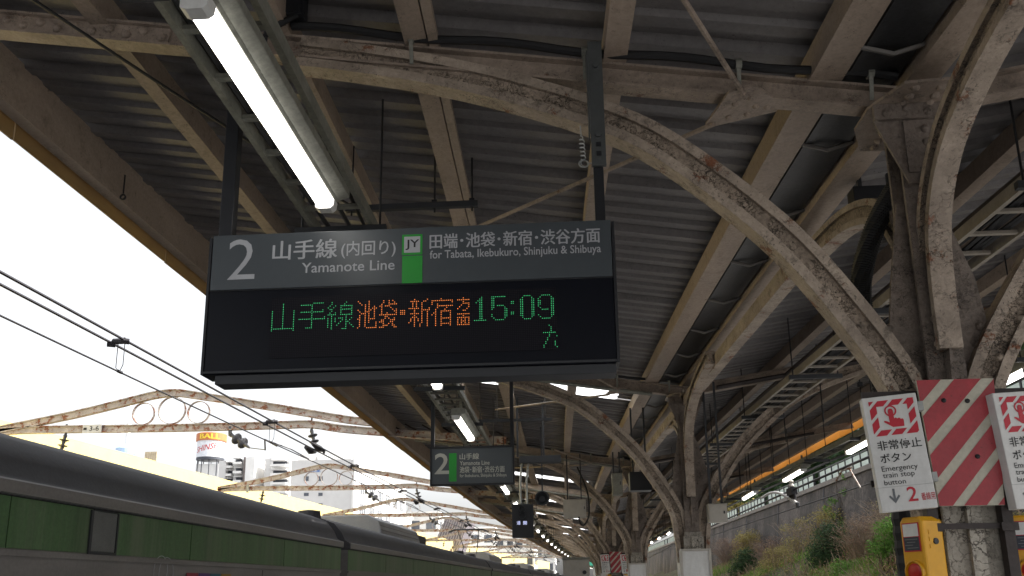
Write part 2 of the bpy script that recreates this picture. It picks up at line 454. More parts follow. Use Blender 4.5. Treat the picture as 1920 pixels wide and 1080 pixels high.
# ================================================================== platform canopy
can = thing('platform_canopy', 'dark corrugated butterfly roof with tan purlins and ochre edge over the platform', 'canopy', (0, 0, 0))
Y0, Y1 = -6.0, 118.0
def zroof(x, y): return zb(x, y) + .285
SKY_SPANS = [(11.75, 12.5)] + [(COLY[i] - 1.0, COLY[i] - .3) for i in range(4, len(COLY))]
def sheet(xa, xb, lo, hi):                  # corrugated half roof, xa/xb functions of y
    mb = MB(); st = []
    y = lo
    while y < hi - .02:
        d = .2 if y < 40 else .4
        for ph, zz in ((0, 0), (.42, 0), (.52, .03), (.9, .03)):
            st.append((y + ph * d, zz + .03 * (((y + ph * d) / .8) % 1)))
        y += d
    k = 4; vs = []
    for (yy, zz) in st:
        a, b = xa(yy), xb(yy)
        for j in range(k):
            x = a + (b - a) * j / (k - 1); vs.append((x, yy, zroof(x, yy) + zz))
    mb.add(vs, [(i * k + j, i * k + j + 1, (i + 1) * k + j + 1, (i + 1) * k + j) for i in range(len(st) - 1) for j in range(k - 1)])
    return mb
for side, (xa, xb) in enumerate(((lambda y: Xe(y) - .02, lambda y: Xc(y) - .33), (lambda y: Xc(y) + .0, lambda y: Xr(y) + .02))):
    cur = Y0; spans = SKY_SPANS if side == 0 else []
    mb = MB()
    for (a, b) in spans + [(Y1, Y1)]:
        if a > cur:
            q = sheet(xa, xb, cur, a); mb.add(q.v, q.f)
        if b > a:                           # roof beside and the pale sheet itself
            xs0 = lambda y: Xc(y) - 2.75; xs1 = lambda y: Xc(y) - .66
            q = sheet(xa, xs0, a, b); mb.add(q.v, q.f)
            q = sheet(xs1, xb, a, b); mb.add(q.v, q.f)
            sk = MB(); m_ = 5
            sv = [(xs0(y) + (xs1(y) - xs0(y)) * j / (m_ - 1), y, zroof(xs0(y) + (xs1(y) - xs0(y)) * j / (m_ - 1), y) + .012) for y in (a, b) for j in range(m_)]
            sk.add(sv, [(j, j + 1, m_ + j + 1, m_ + j) for j in range(m_ - 1)]); sk.build('skylight', SKYL, can)
        cur = b
    mb.build('roof_sheet', ROOFM, can)
def alongY(fx, fz, lo=Y0, hi=Y1, step=2.2):
    n = max(2, int(round((hi - lo) / step)) + 1)
    return [Vector((fx(lo + (hi - lo) * i / (n - 1)), lo + (hi - lo) * i / (n - 1), fz(fx(lo + (hi - lo) * i / (n - 1)), lo + (hi - lo) * i / (n - 1)))) for i in range(n)]
def rect(a, b): return [(-a / 2, -b / 2), (a / 2, -b / 2), (a / 2, b / 2), (-a / 2, b / 2)]
def cprof(wd, d, t=.014, open_left=True):   # channel section
    a, b = wd / 2, d / 2
    p = [(a, -b), (a, b), (-a, b), (-a, b - t), (a - t, b - t), (a - t, -b + t), (-a, -b + t), (-a, -b)]
    return p if open_left else [(-x, y) for x, y in reversed(p)]
def purlin(fs, prof, m=PURL, dz=.195, name='purlin'):
    mb = MB(); mb.sweep(alongY(fs, lambda x, y: zb(x, y) + dz), prof, (1, 0, 0)); return mb.build(name, m, can)
sL = lambda s, off=0.: (lambda y: Xc(y) + (Xe(y) - Xc(y)) * s + off)
sR = lambda s, off=0.: (lambda y: Xc(y) + (Xr(y) - Xc(y)) * s + off)
purlin(sL(.985), cprof(.1, .35), dz=.125)
purlin(sL(.79), cprof(.1, .17), dz=.19)
purlin(sL(.595), cprof(.08, .15))
purlin(sL(.455, -.03), rect(.12, .14))
purlin(sL(.455, .065), cprof(.05, .05), dz=.155)
purlin(sL(.268), rect(.12, .13))
purlin(lambda y: Xc(y) - .39, rect(.17, .15), dz=.205)
purlin(lambda y: Xc(y) + .07, rect(.16, .15), dz=.205)
for s in (.27, .46, .64, .82): purlin(sR(s), rect(.1, .14))
purlin(sR(.985), cprof(.06, .2, open_left=False), dz=.2)
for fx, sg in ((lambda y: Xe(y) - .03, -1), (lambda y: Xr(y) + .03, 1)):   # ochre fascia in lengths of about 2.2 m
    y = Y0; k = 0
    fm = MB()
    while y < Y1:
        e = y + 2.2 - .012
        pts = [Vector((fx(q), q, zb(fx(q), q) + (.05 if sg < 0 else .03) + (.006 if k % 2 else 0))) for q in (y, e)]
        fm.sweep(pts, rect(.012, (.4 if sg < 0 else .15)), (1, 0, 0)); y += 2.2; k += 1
    fm.build('fascia', FASC if sg < 0 else FASC_SUNLIT, can)
gt = MB(); pts = alongY(lambda y: Xc(y) - .16, lambda x, y: ZB + .24)
gt.sweep(pts, [(-.2, .19), (-.15, .19), (-.12, -.03), (.12, -.03), (.145, .19), (.2, .19), (.13, -.045), (-.13, -.045)], (1, 0, 0))
gt.build('gutter', GUTM, can)
gs = MB(); y = Y0 + .5
while y < 60:
    gs.tube([(Xc(y) - .305, y, ZB + .2), (Xc(y) - .16, y, ZB + .155), (Xc(y) - .01, y, ZB + .2)], .013, 5); y += .92
split_build(gs, 'gutter_strap', STRAP, can)
e1 = MB(); e1.sweep(alongY(lambda y: Xc(y) + .02, lambda x, y: ZB - .075, COLY[1] + 1.7, 60), rect(.105, .13), (1, 0, 0)); e1.build('ridge_tie', ARCH, can)

# ================================================================== riveted columns with arched braces
ARC_SIDE = [(3.12, 4.4), (2.88, 4.355), (2.45, 4.26), (2.02, 4.13), (1.56, 3.95), (1.2, 3.74), (.71, 3.29), (.42, 2.9), (.19, 2.5), (.13, 2.2), (.1, 1.85)]
ARC_LONG = [(.09, 2.62), (.1, 3.0), (.17, 3.28), (.35, 3.5), (.62, 3.64), (1.0, 3.74), (1.5, 3.8), (2.1, 3.83)]
COLUMN_WORDS = {1: 'nearest riveted column with peeling cream arches behind the striped board', 2: 'second riveted column, white panels boxed round its foot',
                3: 'third riveted column, narrow white panel round its foot', 4: 'fourth riveted column, behind the small far striped board'}
for ci, y in enumerate(COLY):
    if ci == 0: continue
    if ci > 12: break
    x = Xc(y); far = ci > 6
    lab = COLUMN_WORDS.get(ci, ('riveted column behind the viewer at the near end of the canopy' if ci == 0 else ORD[ci - 1] + ' riveted cream column with arched braces along the platform'))
    t = thing('canopy_column', lab, 'column', (x, y, 0), 0, 'arched columns along the platform')
    p = MB(); p.sweep([Vector((0, 0, 0)), Vector((0, 0, 2.2))], iprof(.2, .2, .022, .025), (1, 0, 0)); p.box(-.17, .17, -.17, .17, 0, .03)
    p.box(-.118, .118, -.125, -.104, .05, 2.15); p.box(-.03, .03, -.155, -.127, .05, 2.12)
    p.build('shaft', SHAFT, t)
    p = MB(); p.sweep([Vector((0, 0, 2.202)), Vector((0, 0, ZB - .02))], iprof(.17, .17, .02, .025), (1, 0, 0)); p.build('upper_shaft', WEB, t)
    # cross beam
    xe, xr = Xe(y) - x + .26, Xr(y) - x - .02
    for a, b, nm in ((xe, -.012, 0), (.012, xr, 1)):
        q = MB(); q.sweep([Vector((a, 0, ZB + .157 * abs(a) + .065)), Vector((b, 0, ZB + .157 * abs(b) + .065))], iprof(.1, .128, .014, .016), (0, 1, 0))
        if not far:
            if nm == 0:
                q.box(-4.95, -3.85, -.024, -.0095, -.052, .052, Matrix.Translation((0, 0, ZB + .157 * 4.4 + .065)) @ Matrix.Translation((-4.4, 0, 0)) @ Matrix.Rotation(math.atan(.157), 4, 'Y') @ Matrix.Translation((4.4, 0, 0)))
                for k in range(11):
                    xx = -4.9 + k * .1
                    q.dome((xx, -.024, ZB + .157 * -xx + .065 + (.02 if k % 2 else -.008)), (0, -1, 0), .023)
        q.build('cross_beam', STEEL, t)
    # side arches, fore and aft arches
    for sx in (-1, 1):
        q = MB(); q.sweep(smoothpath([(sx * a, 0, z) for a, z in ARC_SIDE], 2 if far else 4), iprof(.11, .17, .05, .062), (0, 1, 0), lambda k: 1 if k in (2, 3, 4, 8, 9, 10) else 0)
        if not far:
            for k, (a, z) in enumerate(((.66, 3.12), (.52, 2.95), (.42, 2.78), (.3, 2.6))):
                q.dome((sx * (a - .03), -.031, z), (0, -1, 0), .02); 
        q.build('side_arch', [ARCH, ARCHWEB], t)
    for sy in (-1, 1):
        if far: continue
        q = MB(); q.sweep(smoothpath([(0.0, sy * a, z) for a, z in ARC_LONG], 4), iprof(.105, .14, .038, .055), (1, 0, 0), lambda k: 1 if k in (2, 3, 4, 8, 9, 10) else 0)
        for k in range(2): q.dome((-.0275, sy * .08, 2.66 + k * .12), (-1, 0, 0), .018)
        q.build('lengthwise_arch', [ARCH, ARCHWEB], t)
    # gussets
    q = MB(); fn = lambda a, b, d: Vector((a, d, b))
    q.prism([(-.12, 2.2), (.12, 2.2), (.26, 2.66), (.22, 3.0), (.1, 3.4), (-.1, 3.4), (-.17, 3.0), (-.22, 2.66)], -.009, .009, fn)
    fn2 = lambda a, b, d: Vector((d, a, b))
    q.prism([(-.105, 2.25), (.105, 2.25), (.16, 2.7), (.1, 3.3), (-.1, 3.3), (-.16, 2.7)], -.007, .007, fn2)
    if not far:
        for sx in (-1, 1):
            for k in range(5):
                q.dome((sx * (.13 + k * .02), -.009, 2.4 + k * .09), (0, -1, 0), .02)
        for k in range(4):
            q.dome((.06, -.009, 2.5 + k * .11), (0, -1, 0), .018); q.dome((-.05, -.009, 2.4 + k * .12), (0, -1, 0), .018)
    q.build('gusset_plate', WEB, t)
    q = MB(); q.prism([(-.2, ZB - .02), (.2, ZB - .02), (.2, ZB - .1), (.07, 3.45), (-.07, 3.45), (-.2, ZB - .1)], -.128, -.112, fn)
    q.box(-.21, .21, -.15, -.131, ZB - .1, ZB - .02); q.bar((-.205, -.135, ZB - .1), (-.072, -.135, 3.45), .02, .014, Vector((0, 1, 0))); q.bar((-.05, -.137, 3.5), (-.05, -.137, ZB - .11), .05, .012, Vector((0, 1, 0)))
    if not far:
        for k in range(4): q.dome((-.15 + k * .1, -.15, ZB - .06 + (.012 if k % 2 else -.01)), (0, -1, 0), .021)
        for k in range(5): q.dome((.03, -.129, ZB - .15 - k * .07), (0, -1, 0), .018)
    q.build('bracket', WEB, t)
    q = MB(); fz = lambda a, b, d: Vector((a, b, d))
    q.prism([(-.22, -.1), (-.12, -.32), (.14, -.34), (.2, -.2), (.2, .2), (.14, .34), (-.12, .32), (-.22, .1)], ZB - .0185, ZB - .004, fz)
    if not far:
        for sy in (-1, 1):
            for k in range(6): q.dome((-.06 + .12 * (k % 2), sy * (.14 + .07 * (k // 2)), ZB - .0185), (0, 0, -1), .02)
    q.build('head_plate', STEEL, t)
    if ci in (2, 3, 5, 6, 7, 8, 9):           # white notice panels boxed round the foot
        q = MB(); q.box(-.175, .175, -.19, .19, .1, 1.99)
        pn = q.build('foot_panel', WHITEP, t, bevel=.006)
        fr = MB()
        for a, b, c, d in ((-.183, -.155, .1, 1.998), (.155, .183, .1, 1.998), (-.153, .153, 1.97, 1.998), (-.153, .153, .1, .13)): fr.box(a, b, -.205, -.1915, c, d)
        fr.build('panel_trim', LAMPBODY, pn)

# brace rods with their plate beside the first beam
def brace(y, lab):
    x = Xc(y) - .79; z = ZB + .157 * .79
    t = thing('roof_brace', lab, 'brace', (x, y - .06, z))
    q = MB(); q.prism([(-.1, -.06), (-.02, -.1), (.03, -.1), (.18, .06), (.18, .14), (-.12, .26), (-.17, .24)], -.022, -.008, lambda a, b, d: Vector((a, b, d)))
    for a, b in ((-.05, .05), (.02, .0), (.06, .08), (-.06, .17), (.12, .09), (.03, .15)): q.dome((a, b, -.022), (0, 0, -1), .015)
    q.build('gusset_plate', STEEL, t)
    q = MB(); q.tube([(-.03, -.06, -.03), (-.75, -1.35, .06)], .014, 6); q.build('rod', STEEL, t)
    q = MB(); q.tube([(-.13, .22, -.03), (-1.75, 2.1, .2)], .014, 6); q.build('rod', STEEL, t)
brace(COLY[1], 'riveted plate and two thin brace rods at the nearest beam')
brace(COLY[2], 'thin roof brace rods with plate at the second beam')
brace(COLY[3], 'thin roof brace rods with plate at the third beam')

# dark cables clipped along the beams
def beam_cable(y, lab, r=.022, dz=.155):
    t = thing('beam_cable', lab, 'cable', (0, y, 0))
    q = MB(); pts = []
    for i in range(25):
        a = -3.15 + (3.1) * i / 24
        pts.append((Xc(y) + a, -.085, ZB + .157 * -a + dz + .012 * math.sin(i * .9)))
    q.tube(pts, r, 8); q.build('sheath', RUBBER, t)
    for i in (5, 12, 18, 23):
        q = MB(); px, py, pz = pts[i]; q.tube([(px - .015, py, pz), (px + .015, py, pz)], r + .008, 10); q.bar((px, py - .01, pz - r), (px, py + .02, pz - .14), .02, .006); q.build('clip', TRAY, t)
beam_cable(COLY[1], 'thick black cable clipped along the nearest beam')
beam_cable(COLY[2], 'black cable clipped along the second beam', .018)
beam_cable(COLY[3], 'black cable clipped along the third beam', .018)

# corrugated hose behind the first column arch
hose = [(1.84, 4.22, 3.86), (1.86, 4.25, 3.73), (1.74, 4.25, 3.57), (1.63, 4.25, 3.38), (1.55, 4.25, 3.17), (1.52, 4.25, 3.0), (1.53, 4.25, 2.8), (1.57, 4.25, 2.6), (1.6, 4.25, 2.2), (1.6, 4.25, 1.2), (1.6, 4.25, .02)]
hp = smoothpath(hose, 30); q = MB(); q.tube(hp, [.05 + (.005 if i % 2 else 0) for i in range(len(hp))], 10)
tag(q.build('flexible_hose', RUBBER, smooth=False), 'black corrugated flexible hose climbing behind the nearest column arch', 'hose')

# ================================================================== fluorescent lamps
def make_lamp(ln):
    t = thing('fluorescent_lamp', 'x', 'lamp')
    q = MB(); q.prism([(-.06, .002), (-.066, .03), (-.06, .085), (.09, .085), (.105, .07), (.105, .03), (.05, .014), (.038, .002)], -ln / 2, ln / 2, lambda a, b, d: Vector((a, d, b)))
    h = q.build('housing', TRAY, t, bevel=.004)
    q = MB()
    for s in (-1, 1): q.prism([(-.06, -.042), (-.06, .0), (.04, .0), (.036, -.036), (.018, -.05), (-.042, -.05)], s * (ln / 2 - .055), s * (ln / 2 + .004), lambda a, b, d: Vector((a, d, b)))
    split_build(q, 'end_cap', WHITEP, t)
    q = MB(); q.prism([(-.055, 0), (-.052, -.03), (-.038, -.045), (.014, -.045), (.03, -.03), (.034, 0)], -ln / 2 + .057, ln / 2 - .057, lambda a, b, d: Vector((a, d, b)))
    q.build('diffuser', LAMPGLOW, t)
    q = MB()
    for s in (-1, 1): q.bar((.02, s * ln * .36, .087), (.02, s * ln * .36, .26), .03, .03)
    split_build(q, 'hanger', TRAY, t)
    return t
Xl = lambda y: -1.2 - .019 * (y - 3) + .00062 * y * y if y < 60 else -1.2 - .019 * 57 + .00062 * 3600 + curve(y) - curve(60)
XlR = lambda y: 4.62 - .045 * y + .0006 * y * y if y < 50 else 4.62 - 2.25 + 1.5 + curve(y) - curve(50)
spots = [(3.24, 1.68), (7.42, 1.62), (10.55, 1.62)] + [(14.1 + 3.45 * k, 1.62) for k in range(28)]
first = make_lamp(1.62)
for i, (y, ln) in enumerate(spots):
    lab = ORD[i] + ' lit fluorescent lamp of the row over the train side' if i else 'long bright fluorescent lamp above the departure sign'
    if i == 0: o = first; o.location = (Xl(y), y, 3.555); o['label'] = lab
    else: o = dup(first, (Xl(y), y, 3.555), None, lab)
    o['group'] = 'lit lamps over the train side'; 
for i in range(24):
    y = 5.15 + 3.48 * i
    o = dup(first, (XlR(y), y, 3.475), math.atan(-.04), ORD[i] + ' lit fluorescent lamp of the row facing the stone wall'); o['group'] = 'lit lamps facing the wall'

# ================================================================== cable ladders
def ladder(name, lab, fx, w_, z, y0, y1, ncab, m, pitch=.33):
    t = thing(name, lab, 'cable ladder')
    for s in (0, 1):
        q = MB(); q.sweep(alongY(lambda y: fx(y) + s * w_, lambda x, y: z, y0, y1, 3), rect(.03, .075), (1, 0, 0)); q.build('side_rail', m, t)
    q = MB(); y = y0 + .2
    while y < min(y1, 55): q.bar((fx(y) + .016, y, z - .015), (fx(y) + w_ - .016, y, z - .015), .035, .02); y += pitch
    split_build(q, 'rung', m, t, most=70)
    q = MB(); rr = random.Random(3)
    for c in range(ncab):
        ph = rr.random() * 6; a = .05 + (w_ - .1) * c / max(1, ncab - 1)
        q.tube([(fx(y) + a + .02 * math.sin(y * 1.3 + ph), y, z + .018 + .012 * math.sin(y * 2 + ph * 2)) for y in [y0 + i * .7 for i in range(int((min(y1, 50) - y0) / .7))]], .011 + .006 * rr.random(), 5)
    split_build(q, 'cable', RUBBER, t)
    q = MB(); y = y0 + .9
    while y < min(y1, 50):
        for s in (0, 1):
            xx = fx(y) + (-.06 if s == 0 else w_ + .06); q.tube([(xx, y, z - .07), (xx, y, zb(xx, y) + .27)], .007, 5)
        y += 2.15
    split_build(q, 'hanger_rod', BLACK, t)
    q = MB(); y = y0 + .9
    while y < min(y1, 50): q.box(fx(y) - .1, fx(y) + w_ + .1, y - .02, y + .02, z - .085, z - .043); y += 2.15
    split_build(q, 'strut', DARK, t)
    return t
ladder('cable_ladder', 'grey cable ladder running beside the lamps over the train side', lambda y: Xl(y) - .29, .36, 3.78, Y0 + 3.4, 90, 3, TRAY)
ladder('cable_ladder', 'pale cable ladder full of black cables beyond the column row', lambda y: 2.52 - .032 * (y - 4.6) + .0011 * max(0, y - 10) ** 2, .33, 3.7, Y0 + 3, 60, 9, mat('cream_grey_tray', (.27, .24, .2), .5, tone=.2, scale=4))
ladder('cable_ladder', 'cream cable tray over the far platform side lamps', lambda y: XlR(y) - .1, .2, 3.6, Y0, 60, 3, TRAY, .5)

# ================================================================== departure sign over the platform
sg = thing('departure_sign', 'hanging dark grey platform 2 sign with green and amber LED departure line', 'sign', (0, 0, 0))
SY = 3.80
sp = lambda px, py, y=SY: atY(px, py, y)
xl, xr_ = sp(397, 490).x, sp(1147, 467).x
zt, zm, zbm, zsk = sp(772, 427).z, sp(772, 532).z, sp(772, 691).z, sp(772, 709).z
q = MB(); q.box(xl, xr_, SY, SY + .11, zm + .002, zt); q.build('header_panel', SIGNGREY, sg, bevel=.003)
q = MB(); q.box(xl - .003, xr_ + .003, SY + .002, SY + .14, zbm, zm - .002); dp = q.build('display_case', SIGNBLK, sg, bevel=.004)
q = MB(); q.box(xl + .05, xr_ - .002, SY + .012, SY + .13, zsk, zbm - .002); q.box(xl - .006, xr_ + .006, SY - .003, SY + .0015, zbm + .004, zbm + .016); q.box(xl + .0, xr_ + .0, SY - .004, SY + .0015, zm - .006, zm - .002)
q.build('lower_trim', DARK, sg, bevel=.003)
q = MB(); q.box(xr_ + .0035, xr_ + .016, SY - .002, SY + .14, zbm, zt - .01); q.box(xl - .016, xl - .0035, SY - .002, SY + .14, zbm, zt - .01); split_build(q, 'side_cap', BLACK, sg)
face = lambda off: (lambda a, b: Vector((a, SY - off, b)))
def put(mb, body, x0, x1, y0, y1, bold=0., y=SY, off=.0015, ital=0.):
    cx_ = (x0 + x1) / 2
    letters(mb, body, atY(x0, (y0 + y1) / 2, y).x, atY(x1, (y0 + y1) / 2, y).x, atY(cx_, y1, y).z, atY(cx_, y0, y).z, lambda a, b: Vector((a, y - off, b)), bold, ital)
def slab(mb, x0, x1, y0, y1, off, th=.001, y=SY):
    cx_ = (x0 + x1) / 2
    mb.box(atY(x0, (y0 + y1) / 2, y).x, atY(x1, (y0 + y1) / 2, y).x, y - off, y - off + th, atY(cx_, y1, y).z, atY(cx_, y0, y).z)
q = MB(); put(q, '2', 428, 479, 449, 524, -.006); q.build('platform_number', LETTER, sg); q = MB(); put(q, '山手線', 512, 632, 450, 486, .022); put(q, '(内回り)', 640, 742, 451, 483, .01)
put(q, 'Yamanote Line', 566, 740, 490, 509, .008)
q.build('line_name_lettering', LETTER, sg); q = MB(); put(q, '田端･池袋･新宿･渋谷方面', 806, 1125, 433, 461, .022); put(q, 'for Tabata, Ikebukuro, Shinjuku & Shibuya', 806, 1127, 464, 484, .008)
q.build('destination_lettering', LETTER, sg)
q = MB(); slab(q, 754, 792, 480, 531, .0022); slab(q, 754, 792, 440, 478, .0022); q.build('line_colour_block', GREENP, sg)
q = MB(); slab(q, 758, 788, 444, 474, .0036); wq = q.build('station_code_tile', LETTER, sg)
q = MB(); put(q, 'JY', 761, 786, 450, 469, .02, off=.0045); q.build('code_lettering', INK, wq)
# LED module
k = N('led_module'); co = k.coord(); sx = k.n('SeparateXYZ'); k.l(co, sx.inputs[0])
pit = sp(515.36, 600).x - sp(512, 600).x
gx = k.math('ABSOLUTE', k.math('SUBTRACT', k.math('FRACT', k.math('DIVIDE', sx.outputs[0], pit)), .5)); gz = k.math('ABSOLUTE', k.math('SUBTRACT', k.math('FRACT', k.math('DIVIDE', sx.outputs[2], pit)), .5))
dd = k.math('MAXIMUM', gx, gz)
k.l(k.mix(k.rng(dd, .25, .33, 0, 1), (.016, .015, .019), (.005, .005, .008)), k.b.inputs['Base Color']); k.b.inputs['Roughness'].default_value = .45; k.b.inputs['Specular IOR Level'].default_value = .12
q = MB(); slab(q, 507, 1045, 549, 664, .0012, .001); q.build('led_module', k.m, dp)
G = {}
def rows(*a): return [list(r) for r in a]
G['山'] = rows([6], [6], [6], [6], [0, 6, 12], [0, 6, 12], [0, 6, 12], [0, 6, 12], [0, 6, 12], [0, 6, 12], [0, 6, 12], [0, 6, 12], [0, 6, 12], [0, 6, 12], range(13), [0, 12])
G['手'] = rows(range(8, 14), range(1, 8), [7], [7], [7, 13], range(1, 14), [7], [7], [7, 14], range(0, 15), [7], [7], [7], [7], range(4, 8), [])
G['線'] = rows([2, 10], [2, 9], [1, 4] + list(range(7, 14)), [0, 3, 7, 13], [1, 2] + list(range(7, 14)), [2, 7, 13], [1, 4, 7, 13], list(range(5)) + list(range(7, 14)), [2, 10], [0, 2, 4, 6, 7, 8, 10, 13], [0, 2, 4, 8, 10, 12], [0, 2, 4, 7, 10, 11], [0, 2, 6, 10, 12], [0, 2, 5, 10, 13], [0, 2, 10, 14], [2, 8, 9, 10])
G['池'] = rows([0, 6], [1, 6], [2, 4, 6], [4, 6, 9], [4, 6, 8, 9, 10], [0, 4, 6, 7, 9], [1, 4, 5, 6, 9], [2, 3, 4, 6, 9], [1, 4, 6, 9], [1, 4, 6, 9], [0, 1, 4, 6, 7, 8, 9], [1, 4, 6], [1, 4, 6, 10], [1, 4, 10], [1, 4, 10], [0, 5, 6, 7, 8, 9, 10])
G['袋'] = rows([2, 5, 7], [2, 5, 8], [1, 5, 6, 7, 8, 9], [0, 1, 3, 4, 5], [1, 6], [1, 7, 9], [1, 8, 9], [1, 4, 9], range(10), [3, 4], [3, 5, 8], [1, 2, 6, 7, 8], [0, 1, 2, 6, 7], [2, 5, 7], [2, 3, 4, 7, 8], [0, 1, 2, 8, 9])
G['・'] = rows([], [], [], [], [], [], [0, 1, 2], [0, 1, 2], [0, 1, 2])
G['新'] = rows([3, 10], [1, 2, 3, 4, 5, 8, 9], [2, 4, 7], [2, 4, 7], [2, 4, 7], [0, 1, 2, 3, 4, 5, 7, 11], [3, 7, 8, 9, 10, 11], [3, 7, 10], [1, 2, 3, 4, 5, 7, 10], [3, 7, 10], [2, 3, 4, 7, 10], [1, 3, 5, 7, 10], [1, 3, 5, 7, 10], [0, 3, 7, 10], [3, 6, 10], [3, 6, 10])
G['宿'] = rows([5], range(12), [0, 11], [0, 3], range(3, 12), [3, 8], [2, 7], [2] + list(range(5, 11)), [1, 2, 5, 10], [0, 2, 5, 10], [2, 5, 10], [2] + list(range(5, 11)), [2, 5, 10], [2, 5, 10], [2] + list(range(5, 11)), [2, 5, 10])
G['方面'] = rows([3], range(7), [3], [3, 4, 5, 6], [2, 6], [1, 6], [0, 5], [3, 4], [], range(7), [3], range(7), [0, 2, 4, 6], [0, 2, 3, 4, 6], [0, 2, 4, 6], range(7))
G['1'] = rows([4], [3, 4], [2, 3, 4], [1, 3, 4], *([[3, 4]] * 9), range(0, 7))
G['5'] = rows(range(0, 8), [0, 1], [0, 1], [0, 1], [0, 1], [0, 1, 3, 4, 5, 6], [0, 1, 7], [0, 7, 8], [7, 8], [7, 8], [0, 7, 8], [0, 7, 8], [1, 7], range(2, 7))
G[':'] = rows([], [], [], [0, 1], [0, 1], [], [], [], [], [0, 1], [0, 1])
G['0'] = rows(range(2, 6), [1, 6], *([[0, 1, 6, 7]] * 10), [1, 6], range(2, 6))
G['9'] = rows(range(2, 7), [1, 7], [0, 7, 8], [0, 1, 7, 8], [0, 1, 7, 8], [0, 1, 7, 8], [0, 7, 8], [1, 7, 8], [2, 3, 4, 5, 7, 8], [7, 8], [7, 8], [0, 7, 8], [1, 7], range(2, 7))
G['大'] = rows([3], [4], [4], [4], [0, 1, 2, 3, 4, 5, 6], [3], [3, 7], [2], [2], [1, 6], [1, 6], [0, 6], [0, 7])
org = sp(512, 571.5); org.z = sp(684, 565.5).z
def led(ch, col, row, mb):
    for r_, xs in enumerate(G[ch]):
        for a in xs:
            c = Vector((org.x + (col + a) * pit, SY - .0028, org.z - (row + r_) * pit))
            mb.add([c + Vector((math.cos(t_) * .0022, 0, math.sin(t_) * .0022)) for t_ in [i * math.pi / 3 for i in range(6)]], [tuple(range(6))])
q = MB()
for ch, c_, r_ in (('山', 0, 0), ('手', 15, 0), ('線', 31, 0), ('1', 111, 0), ('5', 120.5, 0), (':', 131, 0), ('0', 136, 0), ('9', 145.5, 0), ('大', 148, 17)): led(ch, c_, r_, q)
q.build('green_led_writing', LEDG, dp)
q = MB()
for ch, c_, r_ in (('池', 47.5, 0), ('袋', 59.5, 0), ('・', 71, 0), ('新', 75.5, 0), ('宿', 88, 0), ('方面', 102, 0)): led(ch, c_, r_, q)
q.build('amber_led_writing', LEDO, dp)
# posts
pL, pR = sp(434, 330, 3.86).x, sp(1124, 330, 3.86).x
q = MB(); q.box(pL - .033, pL + .033, 3.83, 3.89, zt + .002, 4.5); q.build('hanger_post', BLACK, sg, bevel=.003)
zc = sp(1124, 318, 3.86).z
q = MB(); q.box(pR - .028, pR + .02, 3.84, 3.89, zt + .002, zc + .05); q.build('hanger_post', BLACK, sg, bevel=.003)
q = MB(); q.box(pR - .036, pR + .034, 3.815, 3.835, zc, 4.27); q.box(pR - .045, pR - .037, 3.815, 3.90, zc + .18, 4.22); q.box(pR - .02, pR + .02, 3.836, 3.9, 4.05, 4.27)
for z_ in (4.13, zc + .165): q.lathe([(.016, 0), (.016, .012), (.004, .013)], Matrix.Translation((pR, 3.815, z_)) @ Matrix.Rotation(R(90), 4, 'X'), 6)
q.build('hanger_bracket', mat('grey_green_bracket', (.06, .065, .065), .5, tone=.15), sg)
q = MB()
for z_ in (zc + .1, zc + .05): q.box(pR - .012, pR + .012, 3.8125, 3.8145, z_, z_ + .025)
split_build(q, 'bracket_slot', BLACK, sg)

# coiled wire with ring hanging from the arch
q = MB(); base = sp(1088, 236, 3.82); e = sp(1094, 300, 3.82)
pts = [base + (e - base) * (i / 60) + Vector((.012 * math.cos(i * .9) * min(1, max(0, i - 14) / 12), .012 * math.sin(i * .9) * min(1, max(0, i - 14) / 12), 0)) for i in range(61)]
q.tube(pts, .0035, 5); q.ring(e + Vector((0, 0, -.02)), (1, 0, 0), (0, .3, .95), .026, .006, .006, 20); q.ring(e + Vector((.004, .006, -.015)), (.9, .4, 0), (0, .2, .98), .022, .006, .005, 20); q.tube([e + Vector((.02, 0, -.02)), e + Vector((.06, .01, -.012))], .003, 5)
tag(q.build('coiled_wire', GALV), 'shiny coiled wire with a ring hanging beside the sign post', 'wire')

# ================================================================== second platform sign
s2 = thing('platform_sign', 'smaller grey hanging platform 2 sign with one green bar', 'sign')
Y2 = 10.3; p2 = lambda a, b: atY(a, b, Y2)
x0, x1 = p2(810, 875).x, p2(961, 875).x; z1, z0 = p2(885, 840).z, p2(885, 906).z
q = MB(); q.box(x0, x1, Y2, Y2 + .07, z0, z1); q.build('panel', SIGNGREY, s2)
q = MB()
for a, b, c, d in ((x0 - .022, x0 - .002, z0 - .022, z1 + .022), (x1 + .002, x1 + .022, z0 - .022, z1 + .022), (x0 - .0015, x1 + .0015, z1 + .002, z1 + .022), (x0 - .0015, x1 + .0015, z0 - .022, z0 - .002)): q.box(a, b, Y2 - .012, Y2 + .08, c, d)
q.build('frame', BLACK, s2)
q = MB(); q.box(x0 - .02, x0 + .025, Y2 + .01, Y2 + .055, z1 + .024, 4.5); q.build('hanger_post', BLACK, s2)
q = MB(); q.box(x1 - .025, x1 + .02, Y2 + .01, Y2 + .055, z1 + .024, 4.4); q.build('hanger_post', BLACK, s2)
q = MB(); put(q, '2', 815, 842, 850, 889, .012, Y2, .002); q.build('platform_number', LETTER2, s2); q = MB(); put(q, '山手線', 862, 898, 850, 861.5, .025, Y2, .002); put(q, 'Yamanote Line', 862, 918, 864, 872, .014, Y2, .002)
put(q, '池袋･新宿･渋谷方面', 862, 946, 874, 886, .025, Y2, .002); put(q, 'for Ikebukuro, Shinjuku & Shibuya', 862, 950, 888, 896, .012, Y2, .002)
q.build('lettering', LETTER2, s2)
q = MB(); slab(q, 842, 856, 850, 903, .002, .001, Y2); q.build('line_colour_block', GREENP, s2)

